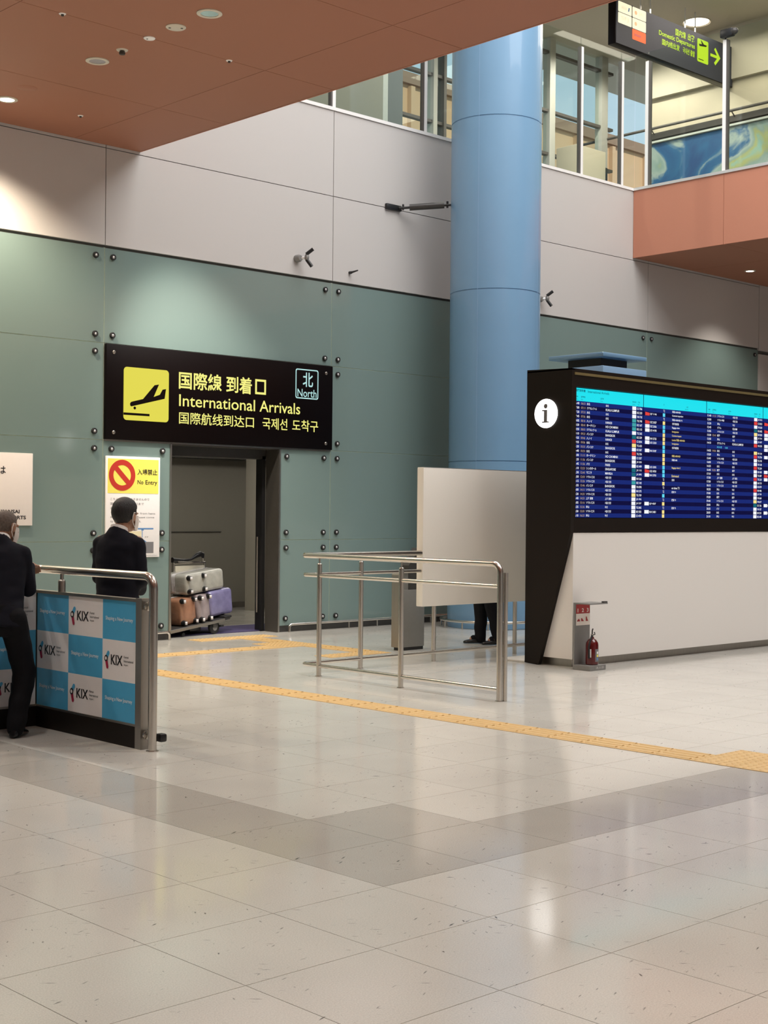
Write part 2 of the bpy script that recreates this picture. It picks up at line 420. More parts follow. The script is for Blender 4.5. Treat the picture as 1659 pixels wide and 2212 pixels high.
class MB:
    """collects shapes (world coordinates) for ONE mesh object"""

    def __init__(self):
        self.v, self.f, self.mi = [], [], []
        self.slot = 0

    def add(self, verts, faces):
        n = len(self.v)
        self.v += [tuple(p) for p in verts]
        self.f += [tuple(i + n for i in f) for f in faces]
        self.mi += [self.slot] * len(faces)
        return self

    def box(self, x0, x1, y0, y1, z0, z1):
        v = [(x0, y0, z0), (x1, y0, z0), (x1, y1, z0), (x0, y1, z0), (x0, y0, z1), (x1, y0, z1), (x1, y1, z1), (x0, y1, z1)]
        return self.add(v, [(3, 2, 1, 0), (4, 5, 6, 7), (0, 1, 5, 4), (1, 2, 6, 5), (2, 3, 7, 6), (3, 0, 4, 7)])

    def bevel_box(self, x0, x1, y0, y1, z0, z1, r=0.01, seg=2):
        bm = bmesh.new()
        bmesh.ops.create_cube(bm, size=1)
        for v in bm.verts:
            v.co = Vector(((x0 + x1) / 2 + v.co.x * (x1 - x0), (y0 + y1) / 2 + v.co.y * (y1 - y0), (z0 + z1) / 2 + v.co.z * (z1 - z0)))
        bmesh.ops.bevel(bm, geom=bm.edges[:], offset=r, segments=seg, affect='EDGES', profile=0.5)
        bm.verts.index_update()
        self.add([v.co for v in bm.verts], [[v.index for v in f.verts] for f in bm.faces])
        bm.free()
        return self

    def prism(self, poly, axis, a, b):
        """polygon in the plane across axis ('x': (y,z), 'y': (x,z), 'z': (x,y)) extruded from a to b"""
        def P(p, t):
            return {'x': (t, p[0], p[1]), 'y': (p[0], t, p[1]), 'z': (p[0], p[1], t)}[axis]
        n = len(poly)
        v = [P(p, a) for p in poly] + [P(p, b) for p in poly]
        f = [tuple(range(n))[::-1], tuple(range(n, 2 * n))]
        f += [(i, (i + 1) % n, n + (i + 1) % n, n + i) for i in range(n)]
        return self.add(v, f)

    def tube(self, pts, r, n=14, closed_ends=True, radii=None):
        pts = [Vector(p) for p in pts]
        rings, verts, faces = [], [], []
        up = None
        for i, p in enumerate(pts):
            if i == 0:
                d = (pts[1] - pts[0]).normalized()
            elif i == len(pts) - 1:
                d = (pts[-1] - pts[-2]).normalized()
            else:
                a, b = (pts[i] - pts[i - 1]).normalized(), (pts[i + 1] - pts[i]).normalized()
                d = (a + b).normalized()
                k = 1 / max(0.35, math.cos(a.angle(b, 0) / 2))
            if up is None:
                up = Vector((0, 0, 1)) if abs(d.z) < 0.9 else Vector((1, 0, 0))
            s = d.cross(up)
            if s.length < 1e-5:
                up = Vector((0, 1, 0))
                s = d.cross(up)
            s.normalize()
            t = s.cross(d).normalized()
            up = t
            rr = radii[i] if radii else r
            verts += [p + rr * (math.cos(2 * math.pi * j / n) * s + math.sin(2 * math.pi * j / n) * t) for j in range(n)]
        for i in range(len(pts) - 1):
            for j in range(n):
                faces.append((i * n + j, i * n + (j + 1) % n, (i + 1) * n + (j + 1) % n, (i + 1) * n + j))
        if closed_ends:
            faces.append(tuple(range(n))[::-1])
            faces.append(tuple((len(pts) - 1) * n + j for j in range(n)))
        return self.add(verts, faces)

    def lathe(self, prof, cx, cy, n=32, axis='z', cz=0.0):
        """profile [(radius, height)] turned about a vertical (or x / y) axis"""
        verts, faces = [], []
        for r, h in prof:
            for j in range(n):
                a = 2 * math.pi * j / n
                c, s = r * math.cos(a), r * math.sin(a)
                verts.append({'z': (cx + c, cy + s, cz + h), 'y': (cx + c, cy + h, cz + s), 'x': (cx + h, cy + c, cz + s)}[axis])
        for i in range(len(prof) - 1):
            for j in range(n):
                q = (i * n + j, i * n + (j + 1) % n, (i + 1) * n + (j + 1) % n, (i + 1) * n + j)
                faces.append(q if axis != 'y' else q[::-1])
        if prof[0][0] > 1e-6:
            faces.append(tuple(range(n))[::-1])
        if prof[-1][0] > 1e-6:
            faces.append(tuple((len(prof) - 1) * n + j for j in range(n)))
        return self.add(verts, faces)

    def ball(self, c, r, rot=None, nu=14, nv=9):
        """ellipsoid"""
        rx, ry, rz = (r, r, r) if isinstance(r, (int, float)) else r
        c = Vector(c)
        verts = [Vector((0, 0, rz))]
        for i in range(1, nv):
            th = math.pi * i / nv
            for j in range(nu):
                a = 2 * math.pi * j / nu
                verts.append(Vector((rx * math.sin(th) * math.cos(a), ry * math.sin(th) * math.sin(a), rz * math.cos(th))))
        verts.append(Vector((0, 0, -rz)))
        if rot is not None:
            verts = [rot @ v for v in verts]
        verts = [v + c for v in verts]
        faces = [(0, 1 + j, 1 + (j + 1) % nu) for j in range(nu)]
        for i in range(nv - 2):
            for j in range(nu):
                a = 1 + i * nu
                faces.append((a + j, a + nu + j, a + nu + (j + 1) % nu, a + (j + 1) % nu))
        e = len(verts) - 1
        a = 1 + (nv - 2) * nu
        faces += [(e, a + (j + 1) % nu, a + j) for j in range(nu)]
        return self.add(verts, faces)

    def capsule(self, p0, p1, r0, r1, n=12):
        p0, p1 = Vector(p0), Vector(p1)
        self.tube([p0, p1], r0, n=n, radii=[r0, r1])
        self.ball(p0, r0, nu=n, nv=8)
        self.ball(p1, r1, nu=n, nv=8)
        return self

    def limb(self, pts, radii, n=12):
        for i in range(len(pts) - 1):
            self.capsule(pts[i], pts[i + 1], radii[i], radii[i + 1], n)
        return self

    def loft(self, rings, n=20):
        """rings: (centre, right vector * half width, forward vector * half depth)"""
        verts, faces = [], []
        for c, a, b in rings:
            for j in range(n):
                t = 2 * math.pi * j / n
                verts.append(Vector(c) + Vector(a) * math.cos(t) + Vector(b) * math.sin(t))
        for i in range(len(rings) - 1):
            for j in range(n):
                faces.append((i * n + j, i * n + (j + 1) % n, (i + 1) * n + (j + 1) % n, (i + 1) * n + j))
        faces.append(tuple(range(n))[::-1])
        faces.append(tuple((len(rings) - 1) * n + j for j in range(n)))
        return self.add(verts, faces)

    def flat(self, O, X, Y, poly, t=0.0):
        """a filled polygon (u, v) on a plane with origin O and unit axes X, Y"""
        O, X, Y = Vector(O), Vector(X), Vector(Y)
        n = len(poly)
        N = X.cross(Y)
        v = [O + X * p[0] + Y * p[1] + N * t for p in poly]
        self.add(v, [tuple(range(n))])
        return self

    def text(self, s, O, X, Y, height, width=None, maxw=None, align='L', bold=0.0, lift=0.0):
        """flat lettering; O is the lower left corner (or lower centre / right) of the ink"""
        vs, fs, w, h = glyphs(s, bold)
        k = height / h
        kx = width / w if width else k
        if maxw and w * kx > maxw:
            kx = maxw / w
        off = {'L': 0, 'C': -w * kx / 2, 'R': -w * kx}[align]
        O, X, Y = Vector(O), Vector(X), Vector(Y)
        N = X.cross(Y)
        self.add([O + X * (p[0] * kx + off) + Y * (p[1] * k) + N * lift for p in vs], fs)
        return self

    def obj(self, name, material, parent=None, base=None, smooth=True, kind=None):
        me = bpy.data.meshes.new(name)
        if parent is not None:
            org = Vector(BASE[parent.name])
        elif base is not None:
            org = Vector(base)
        else:
            xs, ys, zs = zip(*self.v)
            org = Vector(((min(xs) + max(xs)) / 2, (min(ys) + max(ys)) / 2, min(zs)))
        me.from_pydata([tuple(Vector(p) - org) for p in self.v], [], self.f)
        for mm in (material if isinstance(material, (list, tuple)) else [material]):
            me.materials.append(M[mm])
        if any(self.mi):
            me.polygons.foreach_set('material_index', self.mi)
        if smooth:
            bm = bmesh.new()
            bm.from_mesh(me)
            for f in bm.faces:
                f.smooth = True
            for e in bm.edges:
                if len(e.link_faces) != 2 or e.calc_face_angle(0) > 0.7:
                    e.smooth = False
            bm.to_mesh(me)
            bm.free()
        me.update()
        o = bpy.data.objects.new(name, me)
        COL.objects.link(o)
        if parent is not None:
            o.parent = parent
            BASE[o.name] = org
        else:
            o.location = org
            BASE[o.name] = org
        if kind:
            o['kind'] = kind
        return o


_GL = {}


def glyphs(s, bold=0.0):
    key = (s, bold)
    if key not in _GL:
        c = bpy.data.curves.new('lettering', 'FONT')
        c.body = s
        c.resolution_u = 3
        c.offset = bold
        o = bpy.data.objects.new('lettering', c)
        me = o.to_mesh()
        vs = [tuple(v.co[:2]) for v in me.vertices]
        fs = [tuple(p.vertices) for p in me.polygons]
        o.to_mesh_clear()
        bpy.data.objects.remove(o)
        bpy.data.curves.remove(c)
        x0, y0 = min(v[0] for v in vs), min(v[1] for v in vs)
        x1, y1 = max(v[0] for v in vs), max(v[1] for v in vs)
        _GL[key] = ([(v[0] - x0, v[1] - y0) for v in vs], fs, x1 - x0, y1 - y0)
    return _GL[key]


def tag(o, label, cat, group=None):
    o['label'] = label
    o['category'] = cat
    if group:
        o['group'] = group
    return o


def thing(name, label, cat, loc, group=None):
    o = bpy.data.objects.new(name, None)
    o.empty_display_size = 0.1
    COL.objects.link(o)
    o.location = loc
    BASE[o.name] = Vector(loc)
    return tag(o, label, cat, group)


def structure(o):
    o['kind'] = 'structure'
    return o


def piece(src, loc, parent, name=None):
    """one more of a part that already exists: same mesh, its own object (loc is a world offset from the source)"""
    o = src.copy()
    if name:
        o.name = name
    COL.objects.link(o)
    o.parent = parent
    o.location = Vector(src.location) + Vector(loc)
    return o


def arc(c, r, a0, a1, n, plane='xy', z=0.0):
    out = []
    for i in range(n + 1):
        a = math.radians(a0 + (a1 - a0) * i / n)
        out.append((c[0] + r * math.cos(a), c[1] + r * math.sin(a)))
    return out


def circle(cx, cy, r, n=28, ry=None):
    ry = r if ry is None else ry
    return [(cx + r * math.cos(2 * math.pi * i / n), cy + ry * math.sin(2 * math.pi * i / n)) for i in range(n)]


def round_rect(x0, y0, x1, y1, r, n=5):
    p = []
    for cx, cy, a in ((x1 - r, y0 + r, -90), (x1 - r, y1 - r, 0), (x0 + r, y1 - r, 90), (x0 + r, y0 + r, 180)):
        p += arc((cx, cy), r, a, a + 90, n)
    return p


XW, ZW = (1, 0, 0), (0, 0, 1)          # reading axes of a wall that faces -Y
YS = (0, -1, 0)                        # reading axis of a face that faces -X

# ================================================================== STRUCTURE
YW = 14.42                             # face of the back wall
ZC = 5.904                             # low ceiling
TP = 0.604                             # floor tile pitch
# ---- floor
floor = structure(MB().box(-14, 31, -12, 14.9, -0.25, -0.012).box(9.3, 26, 14.9, 18.8, -0.25, -0.012).obj('floor', 'joint_dark', base=(0, 0, 0)))


def band(i, j):
    """the grey border tiles of the paving pattern (tile column i along X, j along Y)"""
    if i == 3 and j == 3:
        return True
    if i == 2 and j >= 2:
        return True
    if j == 2 and i >= 2:
        return True
    return False


def project(x, y, z=0.0):
    v = Vector((x, y, z)) - Vector((0, 0, 1.6))
    d = v.dot(_f)
    if d < 0.5:
        return None
    return 829.5 + 3046.64 * v.dot(_r) / d, 1106 - 3046.64 * v.dot(_u) / d, d


tile_mesh = {}
for nm in ('tile_cream', 'tile_grey'):
    me = bpy.data.meshes.new('tile')
    a, c = TP / 2 - 0.0016, TP / 2 - 0.0018
    v = [(sx * c, sy * c, 0) for sx, sy in ((-1, -1), (1, -1), (1, 1), (-1, 1))] + [(sx * a, sy * a, -0.0015) for sx, sy in ((-1, -1), (1, -1), (1, 1), (-1, 1))]
    v += [(sx * a, sy * a, -0.012) for sx, sy in ((-1, -1), (1, -1), (1, 1), (-1, 1))]
    f = [(0, 1, 2, 3)] + [(i, 4 + i, 4 + (i + 1) % 4, (i + 1) % 4) for i in range(4)] + [(4 + i, 8 + i, 8 + (i + 1) % 4, 4 + (i + 1) % 4) for i in range(4)]
    me.from_pydata(v, [], f)
    me.materials.append(M[nm])
    tile_mesh[nm] = me
cells = []
for i in range(-28, 46):
    for j in range(-25, 27):
        x, y = 2.932 + TP * (i + 0.5), 3.157 + TP * (j + 0.5)
        if not (-14 < x < 31 and -12 < y < 18.7) or (y > 14.45 and not (9.4 < x < 25.9)):
            continue
        p = project(x, y)
        seen = p is not None and -60 < p[0] < 1719 and p[1] < 2330
        cells.append((0 if seen else 1, p[2] if p else 99, i, j, x, y))
cells.sort()
rest = MB()
for k, (_s, _d, i, j, x, y) in enumerate(cells):
    nm = 'tile_grey' if band(i, j) else 'tile_cream'
    if k < 300:
        o = bpy.data.objects.new('tile', tile_mesh[nm])
        COL.objects.link(o)
        o.parent = floor
        o.location = (x, y, 0)
    else:
        rest.slot = 1 if nm == 'tile_grey' else 0
        me = tile_mesh[nm]
        rest.add([(x + q.co.x, y + q.co.y, q.co.z) for q in me.vertices], [tuple(p.vertices) for p in me.polygons])
rest.obj('tile_field', ['tile_cream', 'tile_grey'], floor, smooth=False, kind='stuff')

# ---- back wall
DX0, DX1, DZ = 10.0, 11.725, 2.42
w = MB()
w.box(-14, DX0, YW + 0.03, YW + 0.24, 0, 7.03)
w.box(DX1, 30, YW + 0.03, YW + 0.24, 0, 7.03)
w.box(DX0, DX1, YW + 0.03, YW + 0.24, DZ, 7.03)
wall_back = structure(w.obj('wall_back', 'joint_dark', base=(12, YW, 0)))
XB = [-12.45, -8.87, -5.29, -1.70, 1.88, 5.455, 9.035, 12.61, 16.185, 19.75, 23.22]
G = 0.005
bolt_src = None


def add_bolt(x, z, panel):
    global bolt_src
    if bolt_src is None:
        m = MB()
        m.lathe([(0.036, 0), (0.036, -0.022), (0.030, -0.028), (0.022, -0.028), (0.020, -0.018), (0.0, -0.018)], x, YW, 16, 'y', z)
        m.slot = 0
        bolt_src = m.obj('bolt', 'black_rubber', panel)
        m2 = MB().lathe([(0.019, 0), (0.019, -0.024), (0.0, -0.026)], x, YW, 12, 'y', z)
        bolt_src['src'] = (x, z)
        me = bolt_src.data
        me.materials.append(M['aluminium'])
        bm = bmesh.new()
        bm.from_mesh(me)
        n0 = len(bm.faces)
        org = BASE[panel.name]
        vs = [bm.verts.new(Vector(p) - org) for p in m2.v]
        for f in m2.f:
            nf = bm.faces.new([vs[i] for i in f])
            nf.material_index = 1
            nf.smooth = True
        bm.to_mesh(me)
        bm.free()
        add_bolt.src = (x, z)
        add_bolt.org = Vector(BASE[panel.name])
        return
    o = bolt_src.copy()
    COL.objects.link(o)
    o.parent = panel
    o.location = Vector((x - add_bolt.src[0], 0, z - add_bolt.src[1]))


def glass_panel(x0, x1, z0, z1, bolts=True):
    m = MB()
    m.box(x0 + G, x1 - G, YW, YW + 0.022, z0 + G, z1 - G)
    p = m.obj('glass_panel', ['glass_teal', 'glass_edge'], wall_back)
    for q in p.data.polygons:
        if q.normal.y > -0.9:
            q.material_index = 1
    if bolts:
        for bx in (x0 + 0.112, x1 - 0.125):
            for bz in (z0 + 0.098, z1 - 0.105):
                add_bolt(bx, bz, p)
    return p


ZR = [0.08, 1.215, 2.42, 3.565, 4.695]
for i in range(len(XB) - 1):
    x0, x1 = XB[i], XB[i + 1]
    for r in range(4):
        if i == 6 and r < 2:
            glass_panel(x0, DX0, ZR[r], ZR[r + 1])
            glass_panel(DX1, x1, ZR[r], ZR[r + 1])
        elif i == 6 and r == 2:
            continue
        else:
            glass_panel(x0, x1, ZR[r], ZR[r + 1], bolts=i >= 5)
    for z0, z1 in ((4.72, 5.87), (5.87, 7.03)):
        MB().box(x0 + 0.005, x1 - 0.005, YW - 0.012, YW + 0.03, z0 + 0.005, z1 - 0.005).obj('wall_panel', 'white_panel', wall_back)
for z in ZR[1:4]:
    for i in range(4, len(XB) - 1):
        if i == 6 and z == ZR[1]:
            for a, b in ((XB[i], DX0), (DX1, XB[i + 1])):
                MB().box(a, b, YW + 0.006, YW + 0.03, z - 0.012, z + 0.012).obj('joint_seal', 'glass_edge', wall_back)
        else:
            MB().box(XB[i] + 0.013, XB[i + 1] - 0.013, YW + 0.006, YW + 0.03, z - 0.012, z + 0.012).obj('joint_seal', 'glass_edge', wall_back)
for x in XB[4:-1]:
    MB().box(x - 0.012, x + 0.012, YW + 0.006, YW + 0.03, 0.08, 4.695).obj('joint_seal', 'glass_edge', wall_back)
for x0, x1, z0, z1 in ((DX0 - 0.012, DX0 + 0.012, 0.08, DZ), (DX1 - 0.012, DX1 + 0.012, 0.0, DZ), (9.05, 12.6, DZ - 0.012, DZ + 0.008)):
    MB().box(x0, x1, YW - 0.012, YW + 0.02, z0, z1).obj('edge_trim', 'steel_dull', wall_back)
for z0, z1 in ((0.0, 2.4), (2.4, 4.62), (4.68, 7.03)):
    MB().box(23.235, 30, YW - 0.012, YW + 0.03, z0 + 0.005, z1 - 0.005).obj('wall_panel', 'white_panel', wall_back)
# base strip, recessed under the panels
structure(MB().box(-14, DX0, YW + 0.012, YW + 0.035, 0, 0.085).obj('baseboard_left', 'grey_dark'))
structure(MB().box(DX1, 23.2, YW + 0.012, YW + 0.035, 0, 0.085).obj('baseboard_right', 'grey_dark'))

# ---- door opening: dark metal reveal, sliding leaf edge
d = MB()
d.box(DX1 - 0.018, DX1, YW, YW + 0.26, 0, DZ)
d.box(DX0, DX0 + 0.018, YW, YW + 0.26, 0, DZ)
d.box(DX0, DX1, YW, YW + 0.26, DZ - 0.02, DZ)
door = structure(d.obj('door_1', 'jamb', base=((DX0 + DX1) / 2, YW, 0)))
MB().box(DX1 - 0.075, DX1 - 0.02, YW + 0.27, YW + 0.40, 0.01, DZ - 0.1).obj('leaf_edge', 'black_plastic', door)
MB().tube([(DX1 - 0.10, YW + 0.33, 0.25), (DX1 - 0.10, YW + 0.33, 1.25)], 0.014, 10).obj('pull_bar', 'steel_dull', door)
MB().box(DX0 - 0.3, DX1 + 0.1, YW + 0.27, YW + 0.50, DZ - 0.14, DZ + 0.06).obj('track_box', 'grey_dark', door)

# ---- corridor behind the door
structure(MB().box(9.3, 26, 18.6, 18.75, 0, 3.0).obj('wall_corridor', 'corridor_wall'))
structure(MB().box(9.2, 9.3, 14.66, 18.75, 0, 3.0).obj('wall_corridor_left', 'corridor_wall'))
structure(MB().box(9.2, 26, 14.66, 18.75, 2.95, 3.05).obj('ceiling_corridor', 'corridor_wall'))
structure(MB().box(9.3, 26, 18.20, 18.6, 2.42, 2.95).obj('trim_1', 'grey_dark'))
structure(MB().box(9.3, 13.9, 18.58, 18.6, 1.24, 1.25).obj('trim_2', 'grey_dark'))
structure(MB().box(9.3, 26, 18.55, 18.6, 0, 0.09).obj('baseboard_corridor', 'steel_dull'))
structure(MB().box(13.93, 14.10, 17.72, 17.98, 0, 2.95).obj('pillar_corridor', 'corridor_pillar'))
fm = MB().bevel_box(10.02, 13.4, 14.72, 15.55, 0.0, 0.012, 0.004).obj('floor_mat', 'floor_mat')
tag(fm, 'dark violet floor mat lying inside the arrivals doorway under the cart', 'mat')
qs = thing('notice_screen', 'small white hanging notice with bright blue frame inside the doorway', 'sign', (11.55, 15.2, 2.3))
MB().box(11.41, 11.685, 15.2, 15.235, 2.298, 2.62).obj('frame', 'print_blue_mid', qs)
MB().box(11.447, 11.650, 15.192, 15.2, 2.315, 2.60).obj('face', 'paper_white', qs)
MB().tube([(11.45, 15.22, 2.62), (11.45, 15.22, 2.95)], 0.006, 8).obj('hanger', 'steel', qs)
MB().tube([(11.64, 15.22, 2.62), (11.64, 15.22, 2.95)], 0.006, 8).obj('hanger', 'steel', qs)

# ---- low ceiling of terracotta panels
ceiling = structure(MB().box(-14, 9.49, -12, YW - 0.012, ZC + 0.02, ZC + 0.5).obj('ceiling', 'joint_dark', base=(0, 0, ZC)))
cx = [9.50, 8.60]
while cx[-1] > -13:
    cx.append(cx[-1] - 2.65)
cy = [14.405, 12.68, 10.86, 9.05]
while cy[-1] > -11:
    cy.append(cy[-1] - 1.815)
for i in range(len(cx) - 1):
    for j in range(len(cy) - 1):
        MB().box(cx[i + 1] + 0.003, cx[i] - 0.003, cy[j + 1] + 0.003, cy[j] - 0.003, ZC, ZC + 0.02).obj('ceiling_panel', 'terracotta_shaded', ceiling)
cy_f = [14.405 - 1.8 * k for k in range(15)]
for j in range(14):
    MB().box(9.49, 9.515, cy_f[j + 1] + 0.003, cy_f[j] - 0.003, ZC, 7.03).obj('fascia_panel', 'terracotta', ceiling)

# ---- bridge on the right: terracotta parapet and soffit
XS = 19.312
bridge = structure(MB().box(XS + 0.03, 30, -12, YW - 0.012, ZC + 0.02, 6.95).obj('floor_bridge', 'joint_dark', base=(24, 4, ZC)))
for k in range(15):
    y1 = YW - 0.015 - (0 if k == 0 else 1.766 + 1.8 * (k - 1))
    y0 = YW - 0.015 - (1.766 + 1.8 * k)
    MB().box(XS, XS + 0.028, max(y0, -12) + 0.003, y1 - 0.003, ZC, 7.03).obj('parapet_panel', 'terracotta', bridge)
for k in range(14):
    for x0, x1 in ((XS + 0.03, 21.0), (21.0, 23.6), (23.6, 26.2), (26.2, 30)):
        MB().box(x0 + 0.003, x1 - 0.003, 12.6 - 1.8 * k + 0.003, min(14.4, 14.4 - 1.8 * k) - 0.003, ZC, ZC + 0.02).obj('soffit_panel', 'terracotta_shaded', bridge)

# ---- the rest of the hall, out of the photograph's frame
structure(MB().box(-14.2, -14, -12.2, 14.9, 0, 13.2).obj('wall_left', 'void_white'))
structure(MB().box(-14.2, 31.2, -12.2, -12, 0, 13.2).obj('wall_front', 'void_white'))
structure(MB().box(31, 31.2, -12.2, 18.6, 0, 13.2).obj('wall_right', 'void_white'))

# ---- upper floor and its shell
structure(MB().box(-14, 31, YW + 0.25, 18.62, 6.6, 6.95).obj('floor_upper', 'upper_grey'))
cu = MB()
cu.box(8, 31, 14.9, 18.62, 11.2, 11.4)
cu.box(19.5, 31, -12, 14.9, 11.2, 11.4)
ceiling_upper = structure(cu.obj('ceiling_upper', 'upper_ceiling'))
structure(MB().box(9.3, 9.5, -12, 14.9, 11.2, 13.2).obj('trim_3', 'void_white'))
roof = MB().box(-14.2, 31.2, -12.2, 18.62, 13.2, 13.4)
structure(roof.obj('roof', 'void_white'))
structure(MB().box(8.0, 9.48, -12, YW, 7.0, 13.2).obj('wall_void_left', 'void_white'))
# mural wall of the bridge
structure(MB().box(24.0, 24.2, -2, 17.55, 6.95, 10.15).obj('wall_mural', 'upper_wall'))
structure(MB().box(23.9, 24.2, -2, 17.55, 10.15, 11.2).obj('wall_mural_head', 'upper_ceiling'))
mu = thing('mural', 'long blue green abstract mural on the upper floor wall', 'mural', (23.99, 13.6, 6.95))
MB().box(23.955, 24.0, 9.6, 17.5, 6.96, 9.22).obj('panel', 'mural', mu)
MB().box(23.90, 24.0, 9.6, 17.5, 9.23, 9.27).obj('frame', 'upper_pale', mu)
hr = thing('wall_handrail', 'dark green round handrail running above the mural', 'handrail', (23.8, 13.6, 9.4))
MB().tube([(23.78, 9.6, 9.49), (23.78, 19.4, 9.49)], 0.028, 10).obj('rail', 'mullion_dark', hr)
MB().box(23.88, 23.99, 9.6, 17.5, 9.30, 9.42).obj('rail_base', 'mullion_dark', hr)
for yy in (11.0, 13.2, 15.4, 17.3):
    MB().tube([(23.9, yy, 9.38), (23.78, yy, 9.47)], 0.012, 8).obj('bracket', 'mullion_dark', hr)

# curtain wall at the far side of the upper floor
YG = 18.5
win = MB()
win.box(10, 24.0, YG - 0.05, YG + 0.10, 6.95, 7.15)
window_1 = structure(win.obj('window_1', 'mullion', base=(18, YG, 6.95)))
mulls = [(16.95, 0.07, 'mullion'), (18.62, 0.10, 'mullion'), (18.88, 0.07, 'mullion_dark'), (20.4, 0.08, 'mullion'), (21.98, 0.17, 'mullion'), (23.68, 0.20, 'mullion'), (19.55, 0.06, 'mullion')]
for x, wd, mm in mulls:
    MB().box(x - wd / 2, x + wd / 2, YG - 0.08, YG + 0.10, 7.15, 11.2).obj('mullion', mm, window_1)
for z in (8.0, 8.85, 9.72, 10.9):
    MB().box(16.2, 24.0, YG - 0.05, YG + 0.06, z - 0.028, z + 0.028).obj('transom', 'mullion_dark', window_1)
xs = sorted(x for x, _, _ in mulls)
for a, b in zip(xs[:-1], xs[1:]):
    MB().box(a + 0.03, b - 0.03, YG, YG + 0.012, 7.15, 11.19).obj('pane', 'glass', window_1)
structure(MB().box(12.9, 15.95, 17.0, 17.25, 6.95, 11.2).obj('wall_upper_inner', 'upper_grey'))
structure(MB().box(15.95, 16.06, 17.0, 17.25, 6.95, 11.2).obj('trim_4', 'upper_pale'))
structure(MB().box(16.06, 16.42, 17.02, 17.3, 6.95, 11.2).obj('pillar_upper_slate', 'upper_slate'))
structure(MB().box(9.0, 12.6, 17.6, 17.8, 6.95, 11.2).obj('wall_upper_left', 'facade'))
fb = MB().bevel_box(21.0, 21.9, 17.0, 17.5, 6.95, 8.62, 0.02).obj('concourse_cabinet', 'upper_wall')
tag(fb, 'tall cream cabinet standing by the far windows on the upper floor', 'cabinet')
pn = MB().bevel_box(22.0, 22.22, 17.2, 17.3, 6.95, 8.4, 0.01).obj('floor_sign', 'black_plastic')
tag(pn, 'narrow black floor sign beside the cream cabinet upstairs', 'sign')

structure(MB().box(10, 60, 18.75, 22.6, 12.5, 12.9).obj('trim_5', 'upper_pale'))
# outside: the terminal block opposite
bl = thing('building', 'peach terminal building outside beyond the upper windows', 'building', (50, 46, 0))
MB().box(34, 66, 45, 60, 0, 20.6).obj('wall', 'facade', bl)
for z in (8.6, 11.6, 14.6, 17.6):
    MB().box(33.9, 66.1, 44.85, 45.1, z, z + 0.55).obj('band', 'facade_band', bl)
for k in range(11):
    MB().box(35 + 2.9 * k, 35.25 + 2.9 * k, 44.75, 45.1, 0, 20.5).obj('pilaster', 'facade', bl)
MB().box(33.8, 66.2, 44.8, 60.2, 20.6, 21.1).obj('parapet', 'facade_band', bl)

# ---- glass balustrades upstairs
ba = thing('glass_balustrade', 'clear glass balustrade with white posts above the pale back wall', 'balustrade', (14, YW, 7.03))
MB().box(9.52, XS + 0.03, YW - 0.03, YW + 0.10, 7.03, 7.075).obj('sill', 'post_white', ba)
px = [10.82, 12.605, 14.36, 16.15, 17.93, 19.0]
for x in px:
    m = MB()
    m.box(x - 0.02, x + 0.035, YW - 0.01, YW + 0.012, 7.075, 9.14)
    m.box(x - 0.02, x + 0.035, YW + 0.04, YW + 0.06, 7.075, 9.14)
    m.slot = 1
    m.box(x - 0.045, x - 0.02, YW - 0.005, YW + 0.055, 7.075, 9.14)  # dark strip stands for the shade between the white plates
    m.obj('post', ['post_white', 'mullion_dark'], ba)
for a, b in zip(px[:-1], px[1:]):
    MB().box(a + 0.006, b - 0.006, YW + 0.018, YW + 0.032, 7.075, 9.30).obj('glass_pane', 'glass', ba)
MB().box(px[-1] + 0.006, XS + 0.06, YW + 0.018, YW + 0.032, 7.075, 9.30).obj('glass_pane', 'glass', ba)
bb = thing('glass_balustrade', 'clear glass balustrade with white posts above the terracotta parapet', 'balustrade', (XS, 11, 7.03))
MB().box(XS - 0.02, XS + 0.13, -4, YW - 0.03, 7.03, 7.075).obj('sill', 'aluminium', bb)
py = [14.15, 12.65, 10.85, 9.05, 7.25]
for y in py:
    m = MB()
    m.box(XS, XS + 0.03, y - 0.035, y + 0.03, 7.075, 9.16)
    m.box(XS + 0.06, XS + 0.085, y - 0.035, y + 0.03, 7.075, 9.16)
    m.slot = 1
    m.box(XS + 0.0, XS + 0.085, y - 0.05, y - 0.035, 7.075, 9.16)  # shade between the plates, modelled as a dark strip
    m.obj('post', ['post_white', 'mullion_dark'], bb)
ys_ = [YW] + py
for a, b in zip(ys_[:-1], ys_[1:]):
    MB().box(XS + 0.038, XS + 0.052, b + 0.006, a - 0.006, 7.075, 9.32).obj('glass_pane', 'glass', bb)

